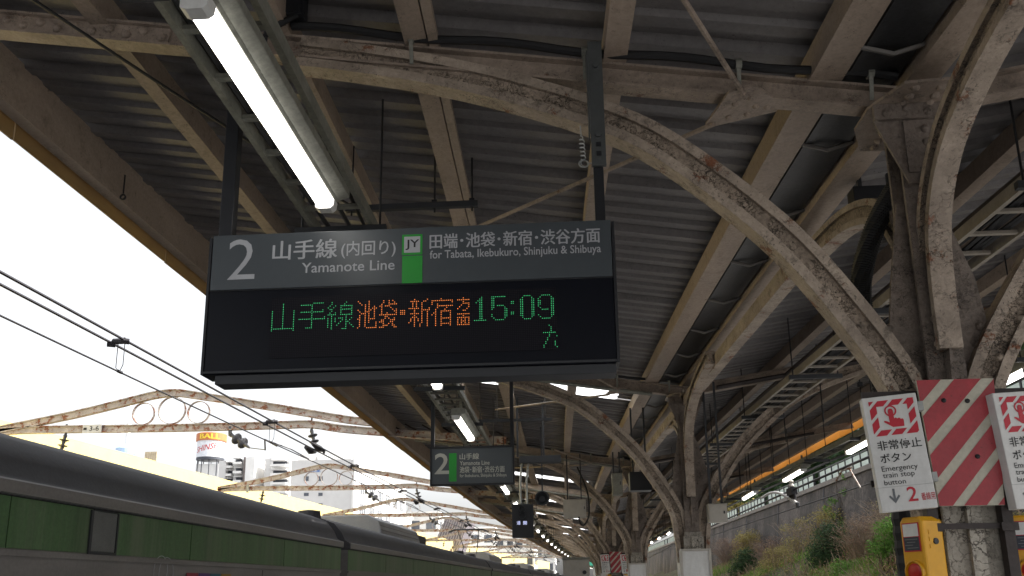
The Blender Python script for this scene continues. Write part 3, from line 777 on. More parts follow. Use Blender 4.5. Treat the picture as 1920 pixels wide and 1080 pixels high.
# ================================================================== emergency stop signs, buttons, striped boards
def clip(poly, inside, inter):
    out = []
    for i in range(len(poly)):
        a, b = poly[i - 1], poly[i]
        if inside(b):
            if not inside(a): out.append(inter(a, b))
            out.append(b)
        elif inside(a): out.append(inter(a, b))
    return out
def clip_rect(poly, x0, x1, z0, z1):
    for ax, lim, sg_ in ((0, x0, 1), (0, x1, -1), (1, z0, 1), (1, z1, -1)):
        if not poly: return []
        ins = lambda p: sg_ * (p[ax] - lim) >= -1e-9
        def it(a, b):
            t_ = (lim - a[ax]) / (b[ax] - a[ax]); return (a[0] + (b[0] - a[0]) * t_, a[1] + (b[1] - a[1]) * t_)
        poly = clip(poly, ins, it)
    return poly
def bands(mb, x0, x1, z0, z1, period, on, phase, fn):    # stripes rising to the right at 45 degrees
    d = -3.0 + phase
    while d < 3.0:
        pl_ = [(x0 - 1, z1 - d - 1), (x1 + 1, z1 - d + (x1 - x0) + 1), (x1 + 1, z1 - d - on + (x1 - x0) + 1), (x0 - 1, z1 - d - on - 1)]
        c = clip_rect(pl_, x0, x1, z0, z1)
        if len(c) > 2: mb.add([fn(a, b) for a, b in c], [tuple(range(len(c)))])
        d += period
def emergency_sign(lab, num, loc, rz):
    W, H = .225, .5
    t = thing('emergency_stop_sign', lab, 'sign', loc, rz, 'emergency train stop signs')
    t.rotation_euler = (0, R(-3.8), rz)
    q = MB(); q.box(-W / 2, W / 2, 0, .055, 0, H); b = q.build('sign_box', WHITEP, t, bevel=.003)
    q = MB()
    for z_ in (.11, .42): q.box(W / 2 + .001, W / 2 + .022, .002, .05, z_, z_ + .04)
    split_build(q, 'hinge', GALV, t)
    L = lambda u, v: (-W / 2 + W * u, H * (1 - v)); fn = lambda a, b_: Vector((a, -.0016, b_))
    fn3 = lambda a, b_: Vector((a, -.0026, b_))
    q = MB(); (xa, z1_), (xb, z0_) = L(.11, .04), L(.93, .35); (xc, z2_), (xd, z3_) = L(.24, .09), L(.80, .30)
    for (a, b_, c, d) in ((xa, xb, z2_, z1_), (xa, xb, z0_, z3_), (xa, xc, z3_, z2_), (xd, xb, z3_, z2_)):
        bands(q, a, b_, c, d, .068, .05, (z1_ - d) + (a - xa), fn) if False else bands(q, a, b_, c, d, .062, .045, (d - z1_) - (a - xa), fn)
    q.build('striped_border', REDINK, b)
    q = MB(); cx_, cz_ = L(.48, .138)
    def disc(r0, r1, n=20):
        vs = [(cx_ + r * math.cos(2 * math.pi * i / n), cz_ + r * math.sin(2 * math.pi * i / n)) for r in (r0, r1) for i in range(n)]
        q.add([fn3(*p_) for p_ in vs], [(i, (i + 1) % n, n + (i + 1) % n, n + i) for i in range(n)])
    disc(.0185, .025); disc(.0005, .0105)
    hand = [(-.0105, 0), (.0105, 0), (.0105, -.034), (.017, -.031), (.023, -.036), (.031, -.033), (.037, -.039), (.044, -.038), (.048, -.044), (.046, -.072), (.0, -.072), (-.034, -.046), (-.031, -.041), (-.022, -.043), (-.0105, -.05)]
    q.add([fn(cx_ + a, cz_ + c) for a, c in hand], [(0, 1, 2, 14), (2, 3, 4, 5, 6, 7, 8, 9, 10, 14), (10, 11, 12, 13, 14)])
    q.build('pressing_hand_pictogram', REDINK, b)
    def tx(q, body, u0, u1, v0, v1, bold): 
        (a, z1__), (c, z0__) = L(u0, v0), L(u1, v1); letters(q, body, a, c, z0__, z1__, fn, bold)
    q = MB(); tx(q, '非常停止', .13, .93, .39, .475, .012); tx(q, 'ボタン', .14, .70, .505, .585, .012); tx(q, 'Emergency', .13, .78, .612, .672, .004); tx(q, 'train stop', .13, .70, .672, .728, .004); tx(q, 'button', .13, .52, .732, .775, .004)
    q.build('lettering', INK, b)
    q = MB(); tx(q, num, .5, .68, .805, .93, 0.01); tx(q, '番線用', .74, .985, .865, .93, .005); q.build('platform_lettering', REDINK, b)
    q = MB(); (ax, az), (bx, bz) = L(.27, .81), L(.27, .935)
    q.box(ax - .0045, ax + .0045, -.0022, -.0012, bz + .006, az)
    for s in (-1, 1): q.add([fn(bx, bz), fn(bx, bz + .014), fn(bx + s * .017, bz + .036), fn(bx + s * .023, bz + .03)], [(0, 1, 2, 3)])
    q.build('arrow', GREYINK, b)
    q = MB(); q.box(-.115, .115, -.0016, -.0006, H * .205, H * .205 + .0016); q.build('seam', GALV, b)
    return t
def emergency_button(lab, loc, rz):
    t = thing('emergency_button_box', lab, 'button box', loc, rz, 'yellow emergency button boxes')
    q = MB(); q.prism([(-.062, 0), (.062, 0), (.062, .545), (.045, .565), (-.045, .565), (-.062, .545)], 0, .115, lambda a, b_, d: Vector((a, d, b_))); b = q.build('box_body', YELL, t, bevel=.01)
    q = MB(); q.lathe([(.052, 0), (.05, .012), (.045, .014), (.045, .002)], Matrix.Translation((0, 0, .332)) @ Matrix.Rotation(R(90), 4, 'X') , 24); q.build('button_collar', YELL, b)
    q = MB(); q.lathe([(.037, 0), (.037, .006), (.028, .01), (.002, .012)], Matrix.Translation((0, -.0005, .332)) @ Matrix.Rotation(R(90), 4, 'X'), 24); q.build('button', REDBTN, b)
    q = MB(); q.box(-.046, .046, -.0035, -.0015, .418, .54); q.build('label_border', REDINK, b)
    q = MB(); q.box(-.041, .041, -.005, -.004, .482, .535); lb = q.build('label', WHITEP, b)
    q = MB(); q.box(-.041, .041, -.005, -.004, .423, .479); q.build('notice', plain('navy_notice', (.025, .03, .045), .5), b)
    q = MB()
    for i in range(4): q.box(-.035 + .01 * (i % 2), .035 - .014 * (i % 3), -.0062, -.0052, .468 - i * .012, .471 - i * .012)
    q.build('notice_lines', GREYINK, b)
    q = MB(); q.lathe([(.014, 0), (.013, .006), (.004, .007)], Matrix.Translation((.062, .065, .46)) @ Matrix.Rotation(R(90), 4, 'Y'), 14); q.build('lock', DARK, b)
    q = MB()
    for i in range(3): q.box(.0625, .065, .03, .05, .43 + i * .03, .447 + i * .03)
    q.build('hinge', YELL, b)
    return t
def striped_board(lab, loc):
    W, H = .333, .555; TP = lambda a, c: a * (.272 / .333 + (1 - .272 / .333) * c / H)
    t = thing('striped_board', lab, 'warning board', loc, 0, 'red striped warning boards')
    q = MB(); q.prism([(-.136, 0), (.136, 0), (W / 2, H), (-W / 2, H)], 0, .012, lambda a, b_, d: Vector((a, d, b_))); b = q.build('board', mat('reflective_cream', (.45, .43, .35), .4, tone=.16, scale=5, dirt=(.33, .31, .25)) if 'reflective_cream' not in MATS else MATS['reflective_cream'], t, bevel=.002)
    q = MB(); bands(q, -W / 2 + .001, W / 2 - .001, .001, H - .001, .172, .115, .066, lambda a, c: Vector((TP(a, c), -.0015, c)))
    q.build('red_stripes', mat('reflective_red', (.34, .032, .042), .35, tone=.2, scale=6, bump=.02, speck=.1, dirt=(.27, .045, .05)) if 'reflective_red' not in MATS else MATS['reflective_red'], b)
    q = MB()
    for a, c in ((-.06, .46), (.04, .455), (.05, .21)): q.lathe([(.011, 0), (.009, .006), (.002, .009)], Matrix.Translation((a, -.002, c)) @ Matrix.Rotation(R(90), 4, 'X'), 8)
    split_build(q, 'bolt', BLACK, b)
    return t
def angle_frame(lab, loc):
    t = thing('sign_frame', lab, 'frame', loc, 0, 'brown sign frames on columns')
    for s in (-1, 1):
        q = MB(); q.box(s * .155 - .022, s * .155 + .022, -.01, .04, .9, 2.4); q.box(s * .155 - .035, s * .155 + .035, -.022, -.011, 1.8, 1.835); q.build('upright', ANGLE, t)
    for z_ in (1.81, 1.2):
        q = MB(); q.box(-.132, .132, -.005, .012, z_, z_ + .024); q.build('crossbar', ANGLE, t)
    for z_ in (2.0, 2.4):
        q = MB(); q.box(-.38, .38, .042, .055, z_, z_ + .03); q.build('crossbar', ANGLE, t)
    return t
bx = Xc(4)
bases = [(1.716, 3.78, 'near'), (Xc(COLY[4]) + .02, COLY[4] - .22, 'far')]
for bi, (X_, Y_, wd) in enumerate(bases):
    near = bi == 0
    angle_frame('dark brown angle iron frame on the nearest column' if near else 'small far angle iron frame on the fourth column', (X_, Y_ + .04, 0))
    o = striped_board('large red and cream striped board on the nearest column' if near else 'small distant red striped board between two white signs', (X_, Y_, 1.905))
    emergency_sign('white emergency train stop sign marked 2 beside large striped board' if near else 'far small white emergency sign on the train side of the striped board', '2', (X_ - .27, Y_ - .03, 1.89), R(-8))
    emergency_sign('white emergency sign marked 1, cut by the picture edge' if near else 'far small white emergency sign on the wall side of the striped board', '1', (X_ + .27, Y_ - .03, 1.89), R(8))
    emergency_button('yellow emergency button box under the sign marked 2' if near else 'far yellow button box on the train side of the fourth column', (X_ - .25, Y_ + .04, 1.3), R(-66))
    emergency_button('yellow emergency button box under the sign marked 1' if near else 'far yellow button box on the wall side of the fourth column', (X_ + .23, Y_ + .05, 1.3), R(-20))

# ================================================================== departure signal and small equipment under the roof
t = thing('departure_signal', 'black signal box with two dark lenses and two small lit characters', 'signal')
YS = 13.0; a0, b0 = atY(960, 975, YS), atY(1000, 975, YS); zt_, zb_ = atY(980, 945, YS).z, atY(980, 1008, YS).z
q = MB(); q.box(a0.x, b0.x, YS, YS + .16, zb_, zt_); q.build('signal_case', BLACK, t, bevel=.006)
q = MB()
for py in (955, 967): 
    c = atY(979, py, YS); q.lathe([(.05, 0), (.052, .05), (.046, .05), (.044, .004)], Matrix.Translation(c) @ Matrix.Rotation(R(90), 4, 'X'), 18)
split_build(q, 'lens', DARK, t)
q = MB()
LITM = glow('lit_signal_text', (.6, .65, 1), .28)
for (u0, u1), ch in (((969, 976), '通'), ((981, 988), '開')):
    q = MB(); put(q, ch, u0, u1, 977, 984, .012, YS, .002); q.build('lit_character', LITM, t)
q = MB(); q.box(atY(974, 860, YS).x, atY(1052, 860, YS).x, YS - .05, YS + .12, atY(1010, 868, YS).z, atY(1010, 855, YS).z); q.build('arm', DARK, t, bevel=.004)
q = MB()
for u in (976, 988): q.tube([(atY(u, 944, YS).x, YS + .05, zt_), (atY(u - 1, 905, YS).x, YS + .05, zt_ + .35), (atY(u + 2, 868, YS).x, YS + .05, atY(u, 868, YS).z)], .018, 6)
split_build(q, 'conduit', GALV, t)
q = MB()
for dx in (.1, .5): q.bar((a0.x + dx, YS + .03, atY(1000, 856, YS).z), (a0.x + dx, YS + .03, zb(a0.x + dx, YS) + .25), .03, .03)
split_build(q, 'hanger', DARK, t)

def small_box(name, lab, cat, x0, x1, y, dep, z0, z1, m, top=True, lid=True):
    t = thing(name, lab, cat, ((x0 + x1) / 2, y, z0)); w_ = x1 - x0; h = z1 - z0
    q = MB(); q.box(-w_ / 2, w_ / 2, 0, dep, 0, h); q.build('box_body', m, t, bevel=.005)
    if lid:
        q = MB(); q.box(-w_ / 2 + .012, w_ / 2 - .012, -.008, -.0015, .012, h - .012); q.build('cover', m, t, bevel=.002)
        q = MB(); q.box(w_ / 2 - .045, w_ / 2 - .03, -.014, -.0085, h * .45, h * .6); q.build('latch', DARK, t)
    if top:
        q = MB(); xx = (x0 + x1) / 2; zz = zb(xx, y) + .1 - z0
        for s in (-.3, .3): q.bar((s * w_, dep / 2, h), (s * w_, dep / 2, max(zz, h + .1)), .025, .025)
        split_build(q, 'hanger', DARK, t)
    return t
small_box('junction_box', 'beige junction box with a drooping lead between the arches', 'junction box', -.1, .35, 17.0, .2, 2.89, 3.25, LAMPBODY)
small_box('equipment_box', 'tall pale grey box hung near the third column', 'equipment box', .83, 1.02, 16.0, .3, 3.22, 3.63, TRAY)
small_box('monitor', 'black hanging monitor beside the second column arch', 'monitor', .86, 1.16, 11.9, .25, 2.86, 3.12, BLACK)
small_box('junction_box', 'beige box hung on the wall side of the second column', 'junction box', 1.66, 1.88, 10.35, .16, 2.3, 2.52, LAMPBODY)
small_box('junction_box', 'black junction box behind the nearest column gutter', 'junction box', 1.8, 2.1, 4.95, .12, 3.86, 3.96, BLACK, lid=False)
q = MB(); q.tube(smoothpath([(.2, 16.98, 2.9), (.22, 16.95, 2.78), (.3, 16.95, 2.74), (.4, 16.97, 2.95), (.38, 17, 3.4), (.2, 17.1, 3.9)], 6), .018, 6)
tag(q.build('drooping_cable', RUBBER), 'black cable drooping past the beige junction box', 'cable')
t = thing('loudspeaker', 'round dark loudspeaker under the roof beside the signal', 'loudspeaker', (-.42, 14, 2.98))
q = MB(); q.lathe([(.05, -.14), (.06, -.02), (.115, .08), (.12, .1), (.1, .1), (.05, .0)], Matrix.Rotation(R(90), 4, 'X'), 20); q.build('horn', DARK, t)
q = MB(); q.bar((0, .05, .05), (0, .05, 1.2), .025, .025); q.build('hanger', DARK, t)
t = thing('beige_kiosk', 'beige equipment cabinet with a round dial standing on the far platform', 'cabinet', (.15, 21.6, 0))
q = MB(); q.box(-.33, .33, 0, .8, 0, 2.22); q.build('cabinet_body', LAMPBODY, t, bevel=.02)
q = MB(); q.box(-.35, .35, -.03, .83, 2.222, 2.27); q.build('cabinet_top', TRAY, t)
q = MB(); q.box(-.29, .12, -.012, -.002, .1, 1.98); q.build('door', LAMPBODY, t, bevel=.004)
q = MB(); q.lathe([(.05, 0), (.05, .02), (.003, .022)], Matrix.Translation((.2, -.002, 1.9)) @ Matrix.Rotation(R(90), 4, 'X'), 16); q.build('dial', DARK, t)
small_box('junction_box', 'black box clamped to the nearest beam above the long lamp', 'junction box', -1.47, -1.33, 3.86, .1, 4.56, 4.78, BLACK, top=False)
q = MB(); q.tube(smoothpath([(-1.34, 3.9, 4.6), (-1.42, 3.84, 4.5), (-1.5, 3.82, 4.42), (-1.52, 3.84, 4.3)], 6), .016, 6); tag(q.build('drooping_cable', RUBBER), 'short black lead curling below the box by the long lamp', 'cable')
for i, (yy, off, lab) in enumerate(((COLY[2] - .09, .05, 'grey conduit crossing under the roof at the second beam'), (COLY[3] - .09, .07, 'grey conduit crossing under the roof at the third beam'), (COLY[4] - .09, .07, 'grey conduit crossing under the roof at the fourth beam'), (COLY[5] - .09, .07, 'grey conduit crossing under the roof at the fifth beam'))):
    q = MB(); q.tube([(Xc(yy) + a, yy, zb(Xc(yy) + a, yy) - .02 - off * .3) for a in [-4.4 + .4 * k for k in range(11)]], .024, 7); tag(q.build('conduit', TRAY), lab, 'conduit')
    q = MB(); q.tube([(Xc(yy) + a, yy - .03, zb(Xc(yy) + a, yy) + .02) for a in [.4 + .4 * k for k in range(9)]], .028, 7); tag(q.build('conduit', ANGLE), lab.replace('grey', 'dark').replace('under the roof', 'under the wall side roof'), 'conduit')
# strut bars hung on rods under the train side roof
def strut(lab, x0, x1, y, z, rods):
    t = thing('strut_bar', lab, 'strut', (x0, y, z)); q = MB(); q.box(0, x1 - x0, -.02, .02, -.02, .02); q.build('channel', DARK, t)
    q = MB()
    for r_ in rods:
        q.tube([(r_ - x0, 0, -.05), (r_ - x0, 0, zb(r_, y) + .27 - z)], .007, 5); q.box(r_ - x0 - .018, r_ - x0 + .018, -.024, .024, .021, .035)
    split_build(q, 'rod', BLACK, t)
strut('dark strut bar on thin rods just above the departure sign', -1.48, -.56, 5.4, 4.16, (-1.44, -.86, -.6))
strut('dark strut bar on rods above the smaller platform sign', -1.5, -.3, 9.0, 4.0, (-1.4, -.9, -.35))
strut('far dark strut bar on rods beyond the second beam', -1.7, -.2, 12.2, 3.95, (-1.6, -1.0, -.3))
# inspection rods under the wall side roof
rr = random.Random(11)
for i in range(14):
    y = 6.2 + i * 1.35 + rr.uniform(-.2, .2); x = Xc(y) + rr.choice((1.55, 2.05, 2.6, 3.05)); z0_ = 3.35 + rr.uniform(-.1, .25)
    t = thing('hanging_rod', ORD[i] + ' thin black hanging rod under the roof beside the stone wall', 'rod', (x, y, z0_), 0, 'hanging rods under the wall side roof')
    q = MB(); q.tube([(0, 0, 0), (0, 0, zb(x, y) + .27 - z0_)], .008, 5); q.build('rod', BLACK, t)
    q = MB(); q.box(-.03, .03, -.03, .03, zb(x, y) + .1 - z0_, zb(x, y) + .17 - z0_); q.build('clamp', DARK, t)
t = thing('wall_side_pipe', 'dark pipe running lengthwise under the wall side roof', 'pipe')
q = MB(); q.tube(alongY(lambda y: Xc(y) + 1.25, lambda x, y: zb(x, y) + .02, Y0, 60), .03, 8); q.build('pipe_run', ANGLE, t)
q = MB(); q.tube([(XlR(y) + .3, y, 3.56) for y in range(-5, 60, 3)], .022, 6); tag(q.build('conduit', DARK), 'dark conduit above the lamps facing the wall', 'conduit')
t = thing('edge_hook', 'small black hook hanging from the canopy edge near the picture corner', 'hook', (Xe(6) + .2, 6.0, zb(Xe(6) + .2, 6) + .14))
for y_, lab in ((6.0, ''), (9.6, 'small black hook hanging from the canopy edge beside the sign')):
    if y_ == 6.0: tt = t
    else: tt = thing('edge_hook', lab, 'hook', (Xe(y_) + .2, y_, zb(Xe(y_) + .2, y_) + .14))
    q = MB(); q.tube([(0, 0, 0), (0, 0, -.16)], .006, 5); q.ring((0, 0, -.19), (1, 0, 0), (0, 0, 1), .025, .012, .01, 14); q.build('hook', BLACK, tt)
# pull wire across the eaves
q = MB(); a = Vector((-3.25, 2.2, 4.62)); b = Vector((-1.5, 5.6, 4.28)); q.tube([a + (b - a) * (i / 10) - Vector((0, 0, .03 * math.sin(math.pi * i / 10))) for i in range(11)], .009, 6)
tag(q.build('eaves_cable', RUBBER), 'thin dark cable crossing the purlins towards the sign post', 'cable')

# ================================================================== train standing at the platform
def train_car(y0, y1, lab, group):
    xm = -3.32; yc = (y0 + y1) / 2; ang = math.atan2(curve(y1) - curve(y0), y1 - y0); L = (y1 - y0) / 2
    t = thing('train_car', lab, 'train', (xm + curve(yc), yc, 0), -ang, group)
    zr = 2.17
    side = [(0, -.75), (0, zr)]
    q = MB(); q.prism([(-.0, -.7), (.0, 2.16), (-2.9, 2.16), (-2.9, -.7)], -L, L, lambda a, b, d: Vector((a, d, b))); body = q.build('car_body', TSTEEL, t)
    q = MB(); prof = [(.03, 2.165), (.035, 2.235), (.015, 2.262), (-.05, 2.3), (-.1, 2.41), (-.22, 2.55), (-.45, 2.64), (-.8, 2.695), (-1.45, 2.73), (-2.1, 2.695), (-2.45, 2.64), (-2.68, 2.55), (-2.8, 2.41), (-2.85, 2.3), (-2.915, 2.262), (-2.935, 2.235), (-2.93, 2.165)]
    q.prism(prof, -L, L, lambda a, b, d: Vector((a, d, b))); q.build('roof', TROOF, t, smooth=True)
    q = MB(); q.prism([(.034, 2.172), (.047, 2.176), (.047, 2.25), (.034, 2.262)], -L, L, lambda a, b, d: Vector((a, d, b))); q.build('rain_gutter', TSTEEL, t)
    n = 8; seg = 2 * L / n
    for i in range(n):
        q = MB(); q.box(.0015, .008, -L + i * seg + .006, -L + (i + 1) * seg - .006, 1.86, 2.162); q.build('green_panel', TGREEN, t)
    for i in range(4):
        yc_ = -L + (i + .5) * 2 * L / 4
        q = MB(); q.box(.002, .006, yc_ - .66, yc_ + .66, .05, 1.8); d = q.build('door', TSTEEL, t)
        q = MB()
        for s in (-1, 1): q.box(.0075, .012, yc_ + s * .33 - .22, yc_ + s * .33 + .22, .75, 1.62)
        split_build(q, 'glass', TGLASS, d)
        if i < 3:
            yw = yc_ + L / 4
            q = MB(); q.box(.0018, .006, yw - .95, yw + .95, .75, 1.66); wn = q.build('window', TGLASS, t)
            q = MB()
            for (a, b, c, e_) in ((yw - 1.0, yw - .955, .7, 1.71), (yw + .955, yw + 1.0, .7, 1.71), (yw - .953, yw + .953, 1.665, 1.71), (yw - .953, yw + .953, .7, .745)): q.box(.002, .014, a, b, c, e_)
            q.build('window_frame', DARK, wn)
    q = MB(); q.box(.002, .02, -L, L, 1.815, 1.852); q.build('belt_rail', TSTEEL, t)
    q = MB(); q.box(-2.6, -.3, L - .02, L + .22, -.5, 2.3); q.build('gangway', RUBBER, t)
    # roof equipment
    ya = -6.0 if y0 < 0 else -3.0
    q = MB(); q.prism([(-.62, 2.66), (-.7, 2.95), (-.95, 3.08), (-1.95, 3.08), (-2.2, 2.95), (-2.28, 2.66)], ya - 2.1, ya + 2.1, lambda a, b, d: Vector((a, d, b))); u = q.build('air_conditioner', ACM, t, bevel=.03)
    q = MB()
    for k_ in range(2): q.box(-.655 - k_ * .03, -.64 - k_ * .03, ya - 2.05, ya + 2.05, 2.76 + k_ * .09, 2.775 + k_ * .09)
    q.build('seam', TSTEEL, u)
    if y0 > 0:
        q = MB(); q.box(-2.1, -.75, ya + 2.25, ya + 3.6, 2.68, 2.92); q.build('roof_box', TROOF, t, bevel=.02)
    q = MB()
    if y0 > 0:
      for s in (-L + 1.2, L - 1.5): q.lathe([(.2, 0), (.18, .12), (.05, .14)], Matrix.Translation((-1.0, s, 2.73)), 14)
    if q.v: split_build(q, 'vent', TROOF, t)
    return t
c1 = train_car(-7.55, 12.35, 'nearest green train car with the mesh display box and dark roof', 'cars of the green train')
q = MB(); cy_ = 7.0 - 2.4; cx0 = .0095
ya = atX(196, 1000, -3.3).y - 2.4
q.box(.0095, .016, ya - .17, ya + .15, 1.875, 2.15); db = q.build('display_box', mat('display_mesh', (.13, .135, .13), .5, tone=.3, fine=220, bump=.3), c1, bevel=.006)
q = MB()
for (a, b, c, e_) in ((ya - .2, ya - .172, 1.855, 2.155), (ya + .152, ya + .17, 1.855, 2.155), (ya - .17, ya + .15, 1.855, 1.873), (ya - .17, ya + .15, 2.152, 2.16)): q.box(.01, .022, a, b, c, e_)
q.build('display_frame', DARK, db)
q = MB(); ys_ = atX(395, 1070, -3.3).y - 2.4
for i, mm in enumerate(('a', 'b', 'c', 'd')): q.cur = i; q.box(.0085, .0115, ys_ - .5 + i * .25, ys_ - .27 + i * .25, 1.42, 1.75)
q.build('door_sticker', [plain('sticker_red', (.25, .02, .04)), plain('sticker_violet', (.1, .04, .18)), plain('sticker_teal', (.02, .12, .16)), plain('sticker_gold', (.3, .18, .02))], c1)
q = MB(); q.ring((.0095, ya + .9, 1.76), (0, 1, 0), (0, 0, 1), .12, .002, .006, 24); q.ring((.0095, ya + 1.0, 1.74), (0, 1, 0), (0, 0, 1), .13, .002, .006, 24)
q.build('swirl_decal', LETTER, c1)
train_car(12.75, 32.65, 'second green train car with a pale roof unit', 'cars of the green train')
c3 = train_car(33.05, 52.95, 'third green train car with a raised pantograph', 'cars of the green train')
q = MB(); px_, py_ = -1.45, -6.5
for s in (-1, 1):
    q.tube([(px_ + s * .35, py_ - .3, 2.62), (px_ + s * .3, py_ + .95, 3.25), (px_ + s * .45, py_ + .2, 3.95)], .02, 5)
q.tube([(px_ - .85, py_ + .2, 3.88), (px_ - .6, py_ + .2, 3.98), (px_ + .6, py_ + .2, 3.98), (px_ + .85, py_ + .2, 3.88)], .025, 5); q.tube([(px_ - .85, py_ + .5, 3.88), (px_ - .6, py_ + .5, 3.98), (px_ + .6, py_ + .5, 3.98), (px_ + .85, py_ + .5, 3.88)], .025, 5)
q.box(px_ - .6, px_ + .6, py_ - .5, py_ + 1.1, 2.6, 2.7)
q.build('pantograph', DARK, c3)
for i, w_ in ((3, 'fourth'), (4, 'fifth')): train_car(33.05 + 20.3 * (i - 2), 52.95 + 20.3 * (i - 2), w_ + ' green train car, far along the platform', 'cars of the green train')

# ================================================================== catenary wires
WX = lambda y: -5.05 + curve(y)
def wire(name, lab, f, r, y0=2.0, y1=130, step=2.0):
    q = MB(); n = int((y1 - y0) / step); q.tube([f(y0 + step * i) for i in range(n + 1)], r, 6)
    return tag(q.build(name, WIREM, smooth=True), lab, 'wire')
TWZ = lambda y: 4.36 + .02 * math.sin(y * .25)
wire('messenger_wire', 'upper of the twin overhead wires above the train', lambda y: Vector((WX(y) + .02, y, TWZ(y) + .02)), .016)
wire('messenger_wire', 'lower of the twin overhead wires above the train', lambda y: Vector((WX(y) - .13, y, TWZ(y) - .01)), .016)
wire('contact_wire', 'single lowest overhead wire above the train', lambda y: Vector((WX(y) + .02 * math.sin(y * .4), y, 4.02)), .011)
dy = [9.05, 14.0, 19.5, 25, 31, 37, 43, 50, 57, 64]
for i, y in enumerate(dy):
    t = thing('wire_dropper', ORD[i] + ' dropper with clamps between the twin wires and the contact wire', 'wire dropper', (WX(y), y, 4.02), 0, 'droppers between the wires')
    q = MB(); q.tube([(-.13, 0, .31), (-.1, 0, .36), (.0, 0, .36), (.04, 0, .38)], [.03, .036, .036, .03], 7); q.tube([(-.17, -.02, .33), (-.09, .02, .33)], .035, 7); q.tube([(.0, -.02, .36), (.07, .02, .36)], .035, 7); q.build('clamp', WIREM, t)
    q = MB(); q.tube([(-.05, 0, .33), (-.05, 0, .05), (-.02, 0, .01)], .005, 5); q.tube([(.03, 0, .34), (.03, 0, .08), (.0, 0, .01)], .005, 5); q.build('loop', WIREM, t)
    q = MB(); q.tube([(0, -.04, 0), (0, .04, 0)], .02, 6); q.build('wire_clip', WIREM, t)

# ================================================================== portal frames over the track
def insulator(mb, a, b, n=2, r=.075):
    a = Vector(a); b = Vector(b); M_ = Matrix.Translation(a) @ (b - a).to_track_quat('Z', 'Y').to_matrix().to_4x4(); L = (b - a).length
    pr = [(.02, 0), (.04, L * .1)]
    for i in range(n):
        z_ = L * (.22 + .62 * (i + .5) / n)
        pr += [(.032, z_ - L * .13), (.032, z_ - L * .05), (r, z_ - L * .045), (r * .92, z_), (.04, z_ + L * .05)]
    pr += [(.03, L * .9), (.015, L)]
    mb.lathe(pr, M_, 12)
def portal(y, lab, i):
    o = curve(y) - curve(16.8); t = thing('catenary_portal', lab, 'portal frame', (o, y, 0), 0, 'rusty portal frames over the track')
    q = MB(); q.sweep(smoothpath([(-11.9, 0, 4.9), (-10.2, 0, 5.2), (-9.0, 0, 5.46), (-8.55, 0, 5.56), (-8.1, 0, 5.6), (-7.6, 0, 5.53), (-6.0, 0, 5.24), (-4.4, 0, 4.93), (-3.6, 0, 4.84)], 3), iprof(.12, .15, .02, .05), (0, 1, 0)); q.build('upper_chord', RUSTW, t)
    q = MB(); q.sweep(smoothpath([(-11.9, 0, 4.84), (-11.3, 0, 4.9), (-8, 0, 4.86), (-6, 0, 4.86), (-5.2, 0, 4.86), (-4.6, 0, 4.76), (-3.7, 0, 4.66), (-1.2, 0, 4.42)], 3), iprof(.12, .15, .02, .05), (0, 1, 0)); q.build('lower_chord', RUSTW, t)
    for cx_, r_ in ((-8.72, .235), (-8.12, .29), (-7.55, .235)):
        q = MB(); q.ring((cx_, 0, 4.94 + r_), (1, 0, 0), (0, 0, 1), r_, .07, .012); q.build('ring', RUSTW, t)
    q = MB(); q.box(-12.05, -11.85, -.1, .1, -1.2, 4.8); q.build('post', RUSTW, t)
    q = MB(); z_ = 4.76
    for k in range(7):
        a = -3.6 + k * .35; q.bar((a, .0, 4.86 - .16 * (a + 3.6) / 2.4 - .02), (a + .33, 0, 4.66 - .24 * (a + 3.6) / 2.5), .03, .02, Vector((0, 1, 0)))
    q.build('lattice', ANGLE, t)
    wx = -5.05
    q = MB(); insulator(q, (wx - .12, -.02, 4.76), (wx + .0, -.05, 4.36), 2, .1); q.bar((wx - .12, 0, 4.84), (wx - .1, -.02, 4.72), .03, .03); q.tube([(wx - .12, 0, 4.82), (wx - .12, 0, 4.99)], .02, 5); q.build('insulator', PORC, t)
    q = MB(); q.tube([(wx - .02, -.2, 4.43), (wx + .05, .0, 4.36), (wx + .06, .25, 4.36)], [.04, .07, .04], 7); q.tube([(wx - .16, -.2, 4.36), (wx - .12, .0, 4.31), (wx - .1, .25, 4.34)], [.04, .07, .04], 7); q.ring((wx + .1, .2, 4.33), (0, 1, 0), (0, 0, 1), .05, .03, .015, 12); q.build('wire_clamp', WIREM, t)
    q = MB(); a = Vector((-6.86, 0, 4.7)); b = Vector((-6.46, -.15, 4.44)); q.bar((-6.86, 0, 4.86), a, .05, .08); q.tube([a, a.lerp(b, .1)], .05, 6); insulator(q, a, b + (b - a) * .25, 2, .125); q.build('insulator', PORC, t)
    q = MB(); c_ = Vector((-5.6, -1.4, 4.13)); q.tube([b + (b - a) * .25, c_], .01, 5); q.tube([c_, (-5.4, -2.0, 4.22), (-5.1, -2.2, 4.06)], .016, 5); q.tube([(-5.4, -2.0, 4.22), (-5.05, -1.6, 4.1), (-5.0, -.6, 4.05)], .012, 5); q.build('pull_off_rod', WIREM, t)
    q = MB(); insulator(q, (-10.35, 0, 4.8), (-10.4, -.02, 4.42), 2, .1); q.tube([(-10.35, 0, 4.78), (-10.35, 0, 5.0)], .025, 5); q.build('insulator', PORC, t)
    if i == 0:
        q = MB(); q.box(-9.95, -9.55, -.09, -.075, 4.79, 4.96); pt = q.build('number_plate', WHITEP, t)
        q = MB(); q.box(-9.93, -9.86, -.092, -.0915, 4.85, 4.9); letters(q, '3-6', -9.8, -9.6, 4.83, 4.93, lambda a, b: Vector((a, -.092, b)), .01); q.build('plate_lettering', INK, pt)
    else:
        q = MB(); q.box(-10.9, -10.82, -.09, -.075, 4.75, 5.02); q.build('bracket', GALV, t)
